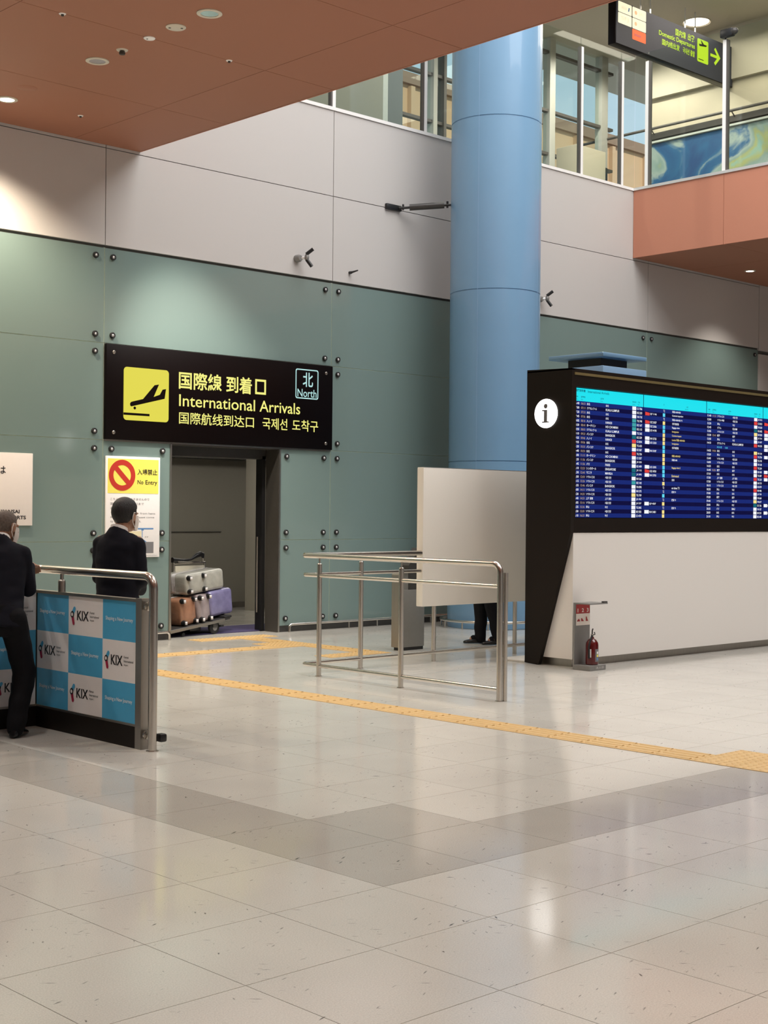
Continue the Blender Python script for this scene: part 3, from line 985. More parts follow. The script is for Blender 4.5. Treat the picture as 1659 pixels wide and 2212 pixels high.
# ================================================================== BLUE COLUMN
AX, AY, AR = 14.74, 13.37, 0.633
colm = thing('column', 'tall round sky blue column in front of the pale back wall', 'column', (AX, AY, 0))
seg = [0.0, 2.307, 4.66, 7.03, 9.4, 11.8, 13.2]
for a, b in zip(seg[:-1], seg[1:]):
    MB().lathe([(AR - 0.01, a), (AR, a + 0.004), (AR, b - 0.012), (AR - 0.01, b - 0.008), (AR - 0.01, b)], AX, AY, 64).obj('casing', 'blue_paint', colm)
sa = math.radians(200)
for a, b in zip(seg[:-1], seg[1:]):
    MB().box(-0.004, 0.004, -0.0015, 0.002, a, b - 0.01)
sj = MB()
for ang in (200, 20, 290, 110):
    r_ = math.radians(ang)
    c_, s_ = math.cos(r_), math.sin(r_)
    p = (AX + AR * c_, AY + AR * s_)
    t_ = (-s_ * 0.004, c_ * 0.004)
    sj.prism([(p[0] - t_[0] + c_ * 0.001, p[1] - t_[1] + s_ * 0.001), (p[0] + t_[0] + c_ * 0.001, p[1] + t_[1] + s_ * 0.001), (p[0] + t_[0] - c_ * 0.01, p[1] + t_[1] - s_ * 0.01), (p[0] - t_[0] - c_ * 0.01, p[1] - t_[1] - s_ * 0.01)], 'z', 0.0, 13.2)
sj.obj('seam', 'blue_light', colm, smooth=False)
ring = thing('bumper_ring', 'low steel bumper ring round the foot of the blue column', 'bumper', (AX, AY, 0))
rr = AR + 0.09
MB().tube([(AX + rr * math.cos(math.radians(a)), AY + rr * math.sin(math.radians(a)), 0.105) for a in range(0, 361, 8)], 0.02, 10).obj('rail', 'steel', ring)
for k in range(12):
    a = math.radians(30 * k + 8)
    MB().tube([(AX + rr * math.cos(a), AY + rr * math.sin(a), 0.105), (AX + rr * math.cos(a), AY + rr * math.sin(a), 0.0)], 0.012, 8).obj('foot', 'steel', ring)

br = thing('damper', 'dark grey damper strut between the pale wall and the blue column', 'strut', (13.75, 14.40, 5.85))
p0, p1 = Vector((13.80, 14.36, 5.885)), Vector((14.32, 13.83, 5.935))
dv = p1 - p0
MB().tube([p0 + dv * 0.20, p0 + dv * 0.86], 0.045, 16).obj('cylinder', 'grey_dark', br)
MB().tube([p0, p1], 0.018, 10).obj('rod', 'black_plastic', br)
MB().bevel_box(13.57, 13.86, 14.36, 14.408, 5.845, 5.925, 0.008).obj('wall_bracket', 'black_plastic', br)
MB().tube([p0 + dv * 0.08 + Vector((0, 0, 0.05)), p0 + dv * 0.08 - Vector((0, 0, 0.03))], 0.014, 8).obj('pin', 'black_plastic', br)
MB().tube([p0 + dv * 0.92 + Vector((0, 0, 0.05)), p0 + dv * 0.92 - Vector((0, 0, 0.04))], 0.016, 8).obj('pin', 'black_plastic', br)


def camera_pair(x, z, label):
    t = thing('security_camera', label, 'camera', (x, YW - 0.02, z), 'twin cameras on the pale wall' if False else None)
    yw = YW - 0.012
    MB().lathe([(0.05, 0), (0.05, -0.06), (0.035, -0.09), (0.0, -0.09)], x - 0.07, yw, 16, 'y', z).obj('mount', 'grey_metal', t)
    MB().tube([(x - 0.07, yw - 0.05, z), (x, yw - 0.12, z + 0.01)], 0.02, 10).obj('arm', 'aluminium', t)
    MB().ball((x + 0.0, yw - 0.13, z + 0.01), (0.032, 0.032, 0.05)).obj('joint', 'grey_metal', t)
    MB().tube([(x - 0.01, yw - 0.13, z + 0.05), (x + 0.05, yw - 0.2, z + 0.12)], 0.024, 12).obj('lens_barrel', 'black_plastic', t)
    MB().tube([(x + 0.0, yw - 0.13, z - 0.02), (x + 0.045, yw - 0.18, z - 0.11)], 0.024, 12).obj('lens_barrel', 'black_plastic', t)


camera_pair(12.04, 4.94, 'twin barrel camera on the pale wall left of the vertical joint')
camera_pair(16.95, 4.94, 'twin barrel camera on the pale wall peeking past the blue column')
hk = thing('wall_hook', 'tiny black hook fitting on the pale wall above the glass', 'hook', (12.92, YW, 4.86))
MB().lathe([(0.02, 0), (0.02, -0.04), (0.0, -0.05)], 12.915, YW - 0.012, 10, 'y', 4.87).obj('stud', 'black_plastic', hk)
MB().tube([(12.915, YW - 0.05, 4.87), (12.96, YW - 0.14, 4.895)], 0.012, 8, radii=[0.016, 0.008]).obj('arm', 'black_plastic', hk)

# ================================================================== WALL SIGN
sg = thing('arrivals_sign', 'long black backlit sign reading International Arrivals above the doorway', 'sign', (10.82, 14.38, 2.425))
YF = 14.372
MB().bevel_box(9.045, 12.602, 14.376, 14.44, 2.428, 3.558, 0.004).obj('board', 'black_board', sg)
MB().flat((0, YF, 0), XW, ZW, round_rect(9.284, 2.666, 9.932, 3.302, 0.045)).obj('pictogram_panel', 'sign_yellow', sg, smooth=False)
pl = MB()
PO = (0, YF - 0.002, 0)
pl.flat(PO, XW, ZW, [(9.284, 2.727), (9.654, 2.727), (9.654, 2.755), (9.284, 2.755)])
pl.flat(PO, XW, ZW, [(9.392, 2.832), (9.871, 2.952), (9.89, 3.073), (9.84, 3.062), (9.80, 2.997), (9.712, 2.966), (9.787, 3.121), (9.722, 3.108), (9.558, 2.93), (9.42, 2.895), (9.388, 2.885), (9.374, 2.865), (9.378, 2.842)])
pl.flat(PO, XW, ZW, circle(9.442, 2.816, 0.018))
pl.obj('aircraft_mark', 'black_board', sg, smooth=False)
MB().text('国際線', (10.08, YF, 3.09), XW, ZW, 0.218, width=0.657, bold=0.018).obj('lettering', 'sign_text', sg, smooth=False)
t1 = MB()
t1.text('到着', (10.806, YF, 3.09), XW, ZW, 0.215, width=0.41, bold=0.018)
for q in (((11.27, 3.10), (11.448, 3.128)), ((11.27, 3.266), (11.448, 3.294)), ((11.27, 3.10), (11.298, 3.294)), ((11.42, 3.10), (11.448, 3.294))):
    t1.flat((0, YF, 0), XW, ZW, [(q[0][0], q[0][1]), (q[1][0], q[0][1]), (q[1][0], q[1][1]), (q[0][0], q[1][1])])
t1.obj('lettering', 'sign_text', sg, smooth=False)
for s_, x_, w_ in (('International', 10.086, 1.185), ('Arrivals', 11.345, 0.683)):
    MB().text(s_, (x_, YF, 2.876), XW, ZW, 0.147, width=w_, bold=0.006).obj('lettering', 'sign_text', sg, smooth=False)
for s_, x_, z_, w_ in (('国際航线到达口', 10.088, 2.658, 1.167), ('국제선', 11.395, 2.655, 0.415), ('도착구', 11.895, 2.655, 0.45)):
    MB().text(s_, (x_, YF, z_), XW, ZW, 0.151, width=w_, bold=0.008).obj('lettering', 'sign_text', sg, smooth=False)
nb = MB()
ro, ri = round_rect(11.945, 3.09, 12.342, 3.484, 0.03), round_rect(11.96, 3.105, 12.327, 3.469, 0.02)
n_ = len(ro)
nb.add([(p[0], YF, p[1]) for p in ro] + [(p[0], YF, p[1]) for p in ri], [(i, (i + 1) % n_, n_ + (i + 1) % n_, n_ + i) for i in range(n_)])
nb = nb.obj('north_mark', 'sign_cyan', sg, smooth=False)
MB().text('北', (12.07, YF, 3.25), XW, ZW, 0.192, width=0.178, bold=0.012).obj('lettering', 'sign_cyan', nb, smooth=False)
MB().text('North', (11.98, YF, 3.114), XW, ZW, 0.104, width=0.33, bold=0.004).obj('lettering', 'sign_cyan', nb, smooth=False)
for bx, bz in ((9.147, 3.462), (12.482, 3.456), (9.151, 2.511), (12.484, 2.509)):
    MB().lathe([(0.022, 0), (0.022, -0.008), (0.015, -0.014), (0, -0.014)], bx, 14.376, 14, 'y', bz).obj('stud', 'steel_dull', sg)

# ================================================================== POSTERS ON THE GLASS
ne = thing('no_entry_poster', 'white and yellow no entry notice with red prohibition ring on teal glass', 'poster', (9.45, 14.39, 1.02))
YP = 14.393
MB().bevel_box(9.066, 9.83, YP, 14.418, 1.022, 2.232, 0.004).obj('sheet', 'paper_white', ne)
yp = YP - 0.002
MB().flat((0, yp, 0), XW, ZW, [(9.088, 1.79), (9.806, 1.79), (9.806, 2.202), (9.088, 2.202)]).obj('yellow_field', 'print_yellow', ne, smooth=False)
rg = MB()
yr = yp - 0.002
co, ci = circle(9.287, 2.005, 0.185, 40), circle(9.287, 2.005, 0.122, 40)
rg.add([(p[0], yr, p[1]) for p in co] + [(p[0], yr, p[1]) for p in ci], [(i, (i + 1) % 40, 40 + (i + 1) % 40, 40 + i) for i in range(40)])
k_ = 0.7071
rg.flat((0, yr - 0.0005, 0), XW, ZW, [(9.287 - 0.10 - 0.022, 2.005 + 0.10 - 0.022), (9.287 + 0.10 - 0.022, 2.005 - 0.10 - 0.022), (9.287 + 0.10 + 0.022, 2.005 - 0.10 + 0.022), (9.287 - 0.10 + 0.022, 2.005 + 0.10 + 0.022)])
rg.obj('prohibition_ring', 'print_red', ne, smooth=False)
MB().text('入場禁止', (9.50, yr, 2.015), XW, ZW, 0.07, width=0.288, bold=0.012).obj('lettering', 'print_black', ne, smooth=False)
for s_, x_, z_, h_, w_ in (('No', 9.504, 1.903, 0.05, 0.083), ('Entry', 9.618, 1.885, 0.068, 0.169)):
    MB().text(s_, (x_, yr, z_), XW, ZW, h_, width=w_, bold=0.006).obj('lettering', 'print_black', ne, smooth=False)
for z, s, w_ in ((1.705, 'こちらから入場できませんので', 0.55), (1.65, '国内線は国内線出口まで', 0.47), (1.597, 'お回りください', 0.3)):
    MB().text(s, (9.128, yp, z), XW, ZW, 0.03, width=w_).obj('lettering', 'print_grey', ne, smooth=False, kind='stuff')
for z, s, w_ in ((1.533, 'You may not enter from here.', 0.64), (1.487, 'If you need help, please come', 0.62), (1.442, 'to the information desk.', 0.43)):
    MB().text(s, (9.13, yp, z), XW, ZW, 0.028, width=w_).obj('lettering', 'print_grey', ne, smooth=False, kind='stuff')
MB().text('2F 4F', (9.615, yp, 1.258), XW, ZW, 0.016).obj('lettering', 'print_grey', ne, smooth=False)
MB().text('Kansai International Airport', (9.587, yp, 1.036), XW, ZW, 0.012, width=0.212).obj('lettering', 'print_grey', ne, smooth=False)
MB().flat((0, yp, 0), XW, ZW, [(9.516, 1.358), (9.738, 1.358), (9.738, 1.374), (9.604, 1.374), (9.516, 1.374)]).flat((0, yp, 0), XW, ZW, [(9.565, 1.345), (9.60, 1.345), (9.60, 1.36), (9.565, 1.36)]).flat((0, yp, 0), XW, ZW, [(9.575, 1.26), (9.583, 1.26), (9.583, 1.345), (9.575, 1.345)]).flat((0, yp, 0), XW, ZW, [(9.60, 1.235), (9.645, 1.205), (9.62, 1.205)]).obj('map_blue', 'print_blue_mid', ne, smooth=False)
MB().flat((0, yp, 0), XW, ZW, [(9.20, 1.225), (9.566, 1.225), (9.566, 1.336), (9.20, 1.336)]).obj('map_block', 'print_tan', ne, smooth=False)
MB().flat((0, yp - 0.0015, 0), XW, ZW, [(9.46, 1.234), (9.556, 1.234), (9.556, 1.269), (9.46, 1.269)]).obj('map_block', 'print_yellow', ne, smooth=False)
MB().flat((0, yp, 0), XW, ZW, [(9.48, 1.155), (9.566, 1.155), (9.566, 1.192), (9.48, 1.192)]).obj('map_block', 'print_green', ne, smooth=False)
MB().flat((0, yp, 0), XW, ZW, [(9.594, 1.07), (9.742, 1.07), (9.742, 1.206), (9.594, 1.206)]).obj('map_photo', 'print_grey', ne, smooth=False)

kp = thing('airport_poster', 'pale pink poster ending in KANSAI AIRPORTS lettering behind the older man', 'poster', (7.6, 14.39, 1.40))
MB().bevel_box(6.62, 8.101, YP, 14.418, 1.405, 2.223, 0.004).obj('sheet', 'poster_pink', kp)
for s_, x_, z_, h_, w_, bo in (('は', 7.67, 1.985, 0.085, 0.092, 0.012), ('この先', 7.30, 1.985, 0.085, 0.30, 0.012), ('KANSAI', 7.706, 1.541, 0.042, 0.232, 0.03), ('AIRPORTS', 7.706, 1.474, 0.042, 0.312, 0.03)):
    MB().text(s_, (x_, yp, z_), XW, ZW, h_, width=w_, bold=bo).obj('lettering', 'print_black', kp, smooth=False)

# ================================================================== INFORMATION KIOSK
XK, YK, KR = 11.42, 9.27, 18.2
ki = thing('flight_board_kiosk', 'large white and black kiosk carrying the blue flight arrivals board', 'kiosk', (14.5, 9.57, 0))
MB().box(XK + 0.035, KR, YK, 9.87, 0.085, 1.398).obj('body', 'kiosk_white', ki)
MB().box(XK + 0.10, KR, YK + 0.06, 9.82, 0.0, 0.085).obj('plinth', 'steel_dull', ki)
MB().prism([(9.87, 0.012), (9.69, 0.0), (9.675, 0.02), (9.315, 1.22), (9.262, 1.41), (9.262, 3.10), (9.87, 3.117)], 'x', XK - 0.02, XK + 0.03).obj('side_plate', 'black_panel', ki)
MB().box(XK + 0.03, KR, 9.36, 9.87, 1.402, 3.085).obj('display_housing', 'black_panel', ki)
fr = MB()
fr.box(XK + 0.03, KR, 9.262, 9.36, 1.402, 1.552)
fr.box(XK + 0.03, KR, 9.262, 9.36, 2.912, 3.085)
fr.box(XK + 0.03, XK + 0.056, 9.262, 9.36, 1.552, 2.912)
fr.obj('bezel', 'black_panel', ki)
MB().box(XK + 0.02, KR, 9.254, 9.264, 3.035, 3.062).obj('trim_strip', 'brass', ki)
MB().box(XK - 0.02, KR, 9.262, 9.87, 3.085, 3.10).obj('lid', 'black_panel', ki)
idc = MB().lathe([(0.152, 0), (0.152, -0.012), (0.0, -0.013)], XK - 0.02, 9.60, 40, 'x', 2.645).obj('info_disc', 'sign_white', ki)
il = MB()
XI = XK - 0.036
U = (XI, 9.60, 2.645)
il.flat(U, YS, ZW, circle(0.002, 0.076, 0.026, 18))
il.flat(U, YS, ZW, [(x_ * 1.35, z_) for x_, z_ in ((-0.035, 0.038), (-0.035, 0.026), (-0.016, 0.022), (-0.016, -0.082), (-0.036, -0.086), (-0.036, -0.098), (0.038, -0.098), (0.038, -0.086), (0.018, -0.082), (0.018, 0.038))])
il.obj('letter_mark', 'print_grey', idc, smooth=False)

# the screens: four modules, all print flat on their faces
YD = 9.300
ZB, ZT, ZH = 1.557, 2.907, 2.772
NR = 27
PITCH = (ZH - ZB) / NR
CITIES = [('台北', '台北'), ('クアラルンプール', 'KUALA LUMPUR'), ('台北', '台北'), ('台北', '台北'), ('ハノイ', 'HANOI'), ('ホーチミン', 'HO CHI MINH'), ('クアラルンプール', 'KUALA LUMPUR'), ('バンコク', 'BANGKOK'), ('ハノイ', 'HANOI'), ('台北', '台北'), ('バンコク', 'BANGKOK'), ('台北', '台北'), ('ホーチミン', 'HO CHI MINH'), ('バンコク', 'BANGKOK'), ('パリ', 'PARIS'), ('シンガポール', 'SINGAPORE'), ('マニラ', 'MANILA'), ('ソウル 仁川', '서울 인천'), ('ソウル 仁川', '서울 인천'), ('バンコク', 'BANGKOK'), ('ソウル 仁川', '서울 인천'), ('ソウル 仁川', '서울 인천'), ('上海 浦東', '上海 浦东'), ('ソウル 仁川', '서울 인천'), ('釜山', '부산'), ('ソウル 仁川', '서울 인천'), ('釜山', '부산')]
CIT2 = [('ソウル 仁川', '서울 인천'), ('ソウル 金浦', '서울 김포'), ('釜山', '부산'), ('グアム', 'GUAM'), ('ソウル 仁川', '서울 인천'), ('香港', '香港'), ('釜山', '부산'), ('クアラルンプール', 'KUALA LUMPUR'), None, ('台北', '台北'), ('釜山', '부산'), ('ソウル 金浦', '서울 김포'), ('ソウル 仁川', '서울 인천'), ('台北', '台北'), ('香港', '香港'), ('台北', '台北'), ('上海 浦東', '上海 浦东'), ('ソウル 仁川', '서울 인천'), ('ソウル 仁川', '서울 인천'), ('釜山', '부산'), ('台北', '台北'), ('香港', '香港'), ('ソウル 仁川', '서울 인천'), ('釜山', '부산'), ('バリ', 'BALI'), ('台北', '台北'), ('釜山', '부산')]
LOGO1 = ['W', 'W', 'W', 'T', 'T', 'T', 'W', 'N', 'R', 'Y', 'W', 'R', 'R', 'W', 'W', 'N', 'N', 'W', 'T', 'W', 'W', 'Y', 'W', 'W', 'W', 'W', 'W']
LOGO2 = ['R', 'R', 'W', 'N', 'Y', 'W', 'W', 'R', '', 'Y', 'R', 'W', 'R', 'R', 'W', 'W', 'R', 'W', 'W', 'R', 'W', 'W', 'Y', 'N', 'W', 'W', 'W']
NOTES = {0: '到着 ARRIVED', 1: 'Customs inspection', 2: '到着 ARRIVED T1', 3: '手荷物受取', 4: 'Baggage claim', 5: ('y', 'Immigration'), 6: ('y', 'Customs inspect'), 7: ('y', 'Landed 到着 ARRIVED'), 8: ('y', 'Immigration'), 9: '手荷物受取', 11: ('y', '到着 ARRIVED'), 12: '到着 8:40', 14: ('y', 'Baggage claim 2'), 16: ('y', 'Estimated'), 17: '定刻', 19: 'on time T1', 20: '定刻 T1', 22: '遅延 T1', 24: '定刻 T1'}
screens = [(11.480, 12.680), (12.690, 13.892), (13.902, 15.096), (15.106, 16.306), (16.316, 17.516)]
rnd = random.Random(3)
for si, (sx0, sx1) in enumerate(screens):
    sc_ = MB().box(sx0, sx1, YD, YD + 0.03, ZB, ZT).obj('display_panel', 'screen_dark', ki)
    st = MB()
    for r in range(0, NR, 2):
        st.flat((0, YD - 0.001, 0), XW, ZW, [(sx0, ZH - (r + 1) * PITCH), (sx1, ZH - (r + 1) * PITCH), (sx1, ZH - r * PITCH), (sx0, ZH - r * PITCH)])
    st.obj('row_stripes', 'screen_row', sc_, smooth=False, kind='stuff')
    MB().flat((0, YD - 0.001, 0), XW, ZW, [(sx0, ZH), (sx1, ZH), (sx1, ZT), (sx0, ZT)]).obj('header_bar', 'screen_cyan', sc_, smooth=False)
    yt = YD - 0.0025
    ink, wht, tan, yel, sky, red, tea = (MB() for _ in range(7))
    kind = si % 2
    if kind == 0:
        cols = CITIES if si == 0 else CIT2
        logos = LOGO1 if si == 0 else LOGO2
        if si == 0:
            ink.text('国際線到着', (sx0 + 0.02, yt, 2.868), XW, ZW, 0.028, width=0.17, bold=0.02)
            ink.text('International Arrivals', (sx0 + 0.23, yt, 2.866), XW, ZW, 0.026, width=0.36, bold=0.01)
        for s, e, dx in (('定刻', 'Time', 0.03), ('変更時刻', 'New', 0.115), ('出発地', 'From', 0.445), ('航空会社', 'Airline', 1.0), ('便名', 'Flight', 1.10)):
            ink.text(s, (sx0 + dx, yt, 2.808), XW, ZW, 0.018, maxw=0.09, bold=0.02)
            ink.text(e, (sx0 + dx, yt, 2.784), XW, ZW, 0.013, maxw=0.09)
        for r in range(NR):
            zb = ZH - (r + 1) * PITCH + 0.009
            c = cols[r]
            if c is None:
                sky.text('本日の便', (sx0 + 0.21, yt, zb), XW, ZW, 0.024, maxw=0.12)
                sky.text('12:00', (sx0 + 0.38, yt, zb), XW, ZW, 0.02)
                continue
            hh, mm = 6 + (r * 22 + 40) // 60 + (0 if si == 0 else 5), (r * 22 + 40) % 60 // 5 * 5
            wht.text('%02d:%02d' % (hh, mm), (sx0 + 0.012, yt, zb), XW, ZW, 0.024, width=0.076, bold=0.012)
            if si == 0 or r in (0, 5, 9, 14):
                tan.text('%02d:%02d' % (hh, (mm + 11) % 60), (sx0 + 0.118, yt, zb), XW, ZW, 0.024, width=0.072, bold=0.012)
            wht.text(c[0], (sx0 + 0.215, yt, zb), XW, ZW, 0.026, maxw=0.165, bold=0.012)
            wht.text(c[1], (sx0 + 0.535, yt, zb), XW, ZW, 0.025, maxw=0.235, bold=0.012)
            tgt = {'W': wht, 'T': tea, 'N': ink, 'R': red, 'Y': yel}.get(logos[r])
            if tgt is not None:
                (wht if logos[r] in 'R' and r % 3 == 0 else tgt).flat((0, yt, 0), XW, ZW, [(sx0 + 1.0, zb - 0.006), (sx0 + 1.07, zb - 0.006), (sx0 + 1.07, zb + 0.032), (sx0 + 1.0, zb + 0.032)])
            wht.text('%s %d' % (rnd.choice(('NH', 'CI', 'VN', 'TG', 'KE', 'JX')), rnd.randint(100, 899)), (sx0 + 1.085, yt, zb), XW, ZW, 0.024, width=0.092, bold=0.012)
    else:
        for s, e, dx in (('T', '', 0.365), ('備考', 'Remarks', 0.80)):
            ink.text(s, (sx0 + dx, yt, 2.808), XW, ZW, 0.018, bold=0.02)
            if e:
                ink.text(e, (sx0 + dx - 0.02, yt, 2.784), XW, ZW, 0.013)
        for r in range(NR):
            zb = ZH - (r + 1) * PITCH + 0.009
            if r in (1, 3, 4, 5, 7, 8, 10, 14, 15, 16, 23, 25):
                (red if r in (1, 3, 15) else wht).flat((0, yt, 0), XW, ZW, [(sx0 + 0.025, zb - 0.006), (sx0 + 0.105, zb - 0.006), (sx0 + 0.105, zb + 0.032 - (0.008 if r in (1, 3, 15) else 0)), (sx0 + 0.025, zb + 0.032)])
                wht.text('%s %d' % (rnd.choice(('QF', 'OZ', 'NH', 'UO')), rnd.randint(1000, 4900)), (sx0 + 0.115, yt, zb), XW, ZW, 0.023, width=0.12, bold=0.012)
            if r in (0, 2, 17, 19, 20, 22, 24):
                wht.text('T2', (sx0 + 0.36, yt, zb), XW, ZW, 0.026, width=0.03)
            else:
                (sky if r in (1, 4, 5, 9, 10, 14, 15, 16, 21) else yel).flat((0, yt, 0), XW, ZW, [(sx0 + 0.352, zb - 0.006), (sx0 + 0.395, zb - 0.006), (sx0 + 0.395, zb + 0.032), (sx0 + 0.352, zb + 0.032)])
            nt_ = NOTES.get(r)
            if nt_:
                if isinstance(nt_, tuple):
                    yel.text(nt_[1], (sx0 + 0.53, yt, zb), XW, ZW, 0.025, maxw=0.36, bold=0.008)
                else:
                    wht.text(nt_, (sx0 + 0.53, yt, zb), XW, ZW, 0.025, maxw=0.30, bold=0.012)
    for mb_, mm_ in ((ink, 'screen_ink'), (wht, 'screen_white'), (tan, 'screen_tan'), (yel, 'screen_yellow'), (sky, 'screen_sky'), (red, 'screen_red'), (tea, 'screen_teal')):
        if mb_.v:
            mb_.obj('lettering', mm_, sc_, smooth=False, kind='stuff')
pf = MB().bevel_box(11.45, 13.0, 9.92, 10.30, 0.0, 0.02, 0.004).obj('floor_plate', 'board_white')
tag(pf, 'thin beige floor plate lying behind the kiosk foot', 'plate')

# ---- blue ventilation unit behind the kiosk
ve = thing('ventilation_tower', 'square blue ventilation tower with flat canopy rising behind the kiosk', 'ventilator', (13.42, 10.95, 0))
MB().bevel_box(13.0, 13.84, 10.72, 11.20, 0.0, 2.9, 0.01).obj('shaft', 'blue_light', ve)
MB().bevel_box(13.0, 13.84, 10.105, 10.92, 2.9, 3.312, 0.01).obj('head', 'blue_light', ve)
MB().box(13.17, 13.67, 10.27, 10.76, 3.312, 3.42).obj('neck', 'grille_dark', ve)
MB().bevel_box(13.0, 13.84, 10.105, 10.92, 3.42, 3.468, 0.006).obj('canopy', 'blue_paint', ve)

# ================================================================== FIRE EXTINGUISHER STAND
fs = thing('extinguisher_stand', 'grey steel stand with red instruction label against the white kiosk', 'stand', (11.47, 9.05, 0))
MB().bevel_box(11.34, 11.60, 8.945, 9.17, 0.0, 0.052, 0.004).obj('tray', 'grey_metal', fs)
MB().box(11.34, 11.59, 9.150, 9.168, 0.052, 0.672).obj('back_plate', 'grey_metal', fs)
MB().box(11.34, 11.635, 8.955, 9.168, 0.672, 0.685).obj('top_plate', 'grey_metal', fs)
MB().box(11.57, 11.63, 8.955, 8.985, 0.685, 0.70).obj('sign_clip', 'grey_dark', fs)
ya = 9.1485
MB().flat((0, ya, 0), XW, ZW, [(11.362, 0.57), (11.586, 0.57), (11.586, 0.665), (11.362, 0.665)]).obj('red_label', 'fire_label', fs, smooth=False)
MB().flat((0, ya, 0), XW, ZW, [(11.362, 0.449), (11.586, 0.449), (11.586, 0.569), (11.362, 0.569)]).obj('picture_label', 'poster_pink', fs, smooth=False)
MB().text('1  2  3', (11.385, ya - 0.001, 0.583), XW, ZW, 0.04, width=0.18, bold=0.02).obj('lettering', 'poster_pink', fs, smooth=False)
fp = MB()
fp.flat((0, ya - 0.001, 0), XW, ZW, [(11.375, 0.49), (11.43, 0.49), (11.41, 0.52), (11.385, 0.505)])
fp.flat((0, ya - 0.001, 0), XW, ZW, [(11.445, 0.49), (11.49, 0.49), (11.455, 0.525), (11.44, 0.515)])
fp.flat((0, ya - 0.001, 0), XW, ZW, [(11.52, 0.49), (11.56, 0.49), (11.545, 0.51), (11.535, 0.535), (11.522, 0.535)])
fp.obj('pictures', 'fire_label', fs, smooth=False)
MB().text('消火器', (11.43, 8.944, 0.015), XW, ZW, 0.026, width=0.14).obj('lettering', 'aluminium', fs, smooth=False)
EX, EY = 11.478, 9.03
fe = thing('fire_extinguisher', 'dark red fire extinguisher standing on the grey tray', 'extinguisher', (EX, EY, 0.052))
MB().lathe([(0.058, 0.0), (0.066, 0.008), (0.066, 0.20), (0.062, 0.225), (0.042, 0.255), (0.020, 0.268), (0.018, 0.285), (0.0, 0.285)], EX, EY, 28, 'z', 0.053).obj('cylinder', 'fire_red', fe)
MB().tube([(EX, EY, 0.335), (EX, EY, 0.365)], 0.013, 12).obj('valve', 'steel', fe)
MB().tube([(EX, EY, 0.36), (EX - 0.012, EY - 0.01, 0.385), (EX - 0.01, EY - 0.01, 0.405), (EX + 0.0, EY - 0.01, 0.42)], 0.007, 8).obj('lever', 'grey_dark', fe)
MB().tube([(EX, EY, 0.352), (EX + 0.02, EY - 0.02, 0.362), (EX + 0.012, EY - 0.02, 0.385)], 0.006, 8).obj('handle', 'grey_dark', fe)
MB().tube([(EX - 0.005, EY - 0.005, 0.35), (EX - 0.05, EY - 0.015, 0.30), (EX - 0.078, EY - 0.02, 0.24), (EX - 0.075, EY - 0.02, 0.12)], 0.010, 10).obj('hose', 'black_rubber', fe)


def curved_label(name, a0, a1, z0, z1, mm, r=0.0668, parent=fe):
    n = 8
    vs = []
    for z in (z0, z1):
        for i in range(n + 1):
            a = math.radians(a0 + (a1 - a0) * i / n)
            vs.append((EX + r * math.cos(a), EY + r * math.sin(a), z))
    return MB().add(vs, [(i, i + 1, n + 2 + i, n + 1 + i) for i in range(n)]).obj(name, mm, parent)


curved_label('label', 182, 212, 0.13, 0.215, 'paper_white')
lb = curved_label('label', 248, 300, 0.085, 0.215, 'print_grey')
for z, mm in ((0.178, 'paper_white'), (0.147, 'print_yellow'), (0.115, 'print_blue_mid')):
    curved_label('class_mark', 264, 286, z - 0.012, z + 0.012, mm, 0.0675)

# ================================================================== STEEL RAILING AND WHITE BOARD
RX, RY = 8.93, 10.60
rl = thing('steel_railing', 'stainless steel tube railing standing free in mid hall before the white board', 'railing', (9.6, 9.6, 0))
ZTR = 1.165
top = [(RX, 8.01, 0.0), (RX, 8.01, 1.08)]
top += [(RX, 8.01 + 0.085 - 0.085 * math.cos(math.radians(a)), 1.08 + 0.085 * math.sin(math.radians(a))) for a in (15, 30, 45, 60, 75, 90)]
cr_ = 0.05
top += [(RX, RY - cr_, ZTR)] + [(RX + cr_ - cr_ * math.cos(math.radians(a)), RY - cr_ + cr_ * math.sin(math.radians(a)), ZTR) for a in (22, 45, 67)] + [(RX + cr_, RY, ZTR), (10.5545, RY, ZTR)]
MB().tube(top, 0.0265, 18).obj('top_rail', 'steel', rl)
for nm, z, r, xe, y0 in (('middle_rail', 0.975, 0.019, 10.5545, 8.03), ('low_rail', 0.10, 0.019, 12.44, 8.03)):
    pts = [(RX, y0, z), (RX, RY - cr_, z)] + [(RX + cr_ - cr_ * math.cos(math.radians(a)), RY - cr_ + cr_ * math.sin(math.radians(a)), z) for a in (22, 45, 67)] + [(RX + cr_, RY, z), (xe, RY, z)]
    MB().tube(pts, r, 14).obj(nm, 'steel', rl)
for x, y in ((RX, 10.355), (RX, 9.215), (9.70, RY)):
    m = MB()
    m.tube([(x, y, 0.0), (x, y, 1.082)], 0.0245, 16)
    m.ball((x, y, 1.082), (0.0245, 0.0245, 0.014), nu=16, nv=8)
    m.tube([(x, y, 1.08), (x, y, 1.15)], 0.009, 10)
    m.lathe([(0.034, 0.0), (0.034, 0.004), (0.026, 0.006)], x, y, 18)
    m.obj('post', 'steel', rl)
MB().tube([(RX + 0.042, 7.985, 0.0), (RX + 0.042, 7.985, 1.09)], 0.019, 14).obj('post', 'steel', rl)
MB().lathe([(0.038, 0.0), (0.038, 0.004), (0.028, 0.006)], RX, 8.01, 18).obj('floor_flange', 'steel', rl)
for x in (10.78, 12.09):
    MB().tube([(x, 10.62, 0.0), (x, 10.62, 0.596)], 0.024, 16).obj('post', 'steel', rl)
wb = thing('notice_board', 'blank cream white board mounted beyond the steel railing', 'board', (11.5, 10.62, 0.596))
MB().bevel_box(10.555, 12.42, 10.57, 10.665, 0.596, 2.07, 0.006).obj('panel', 'board_white', wb)
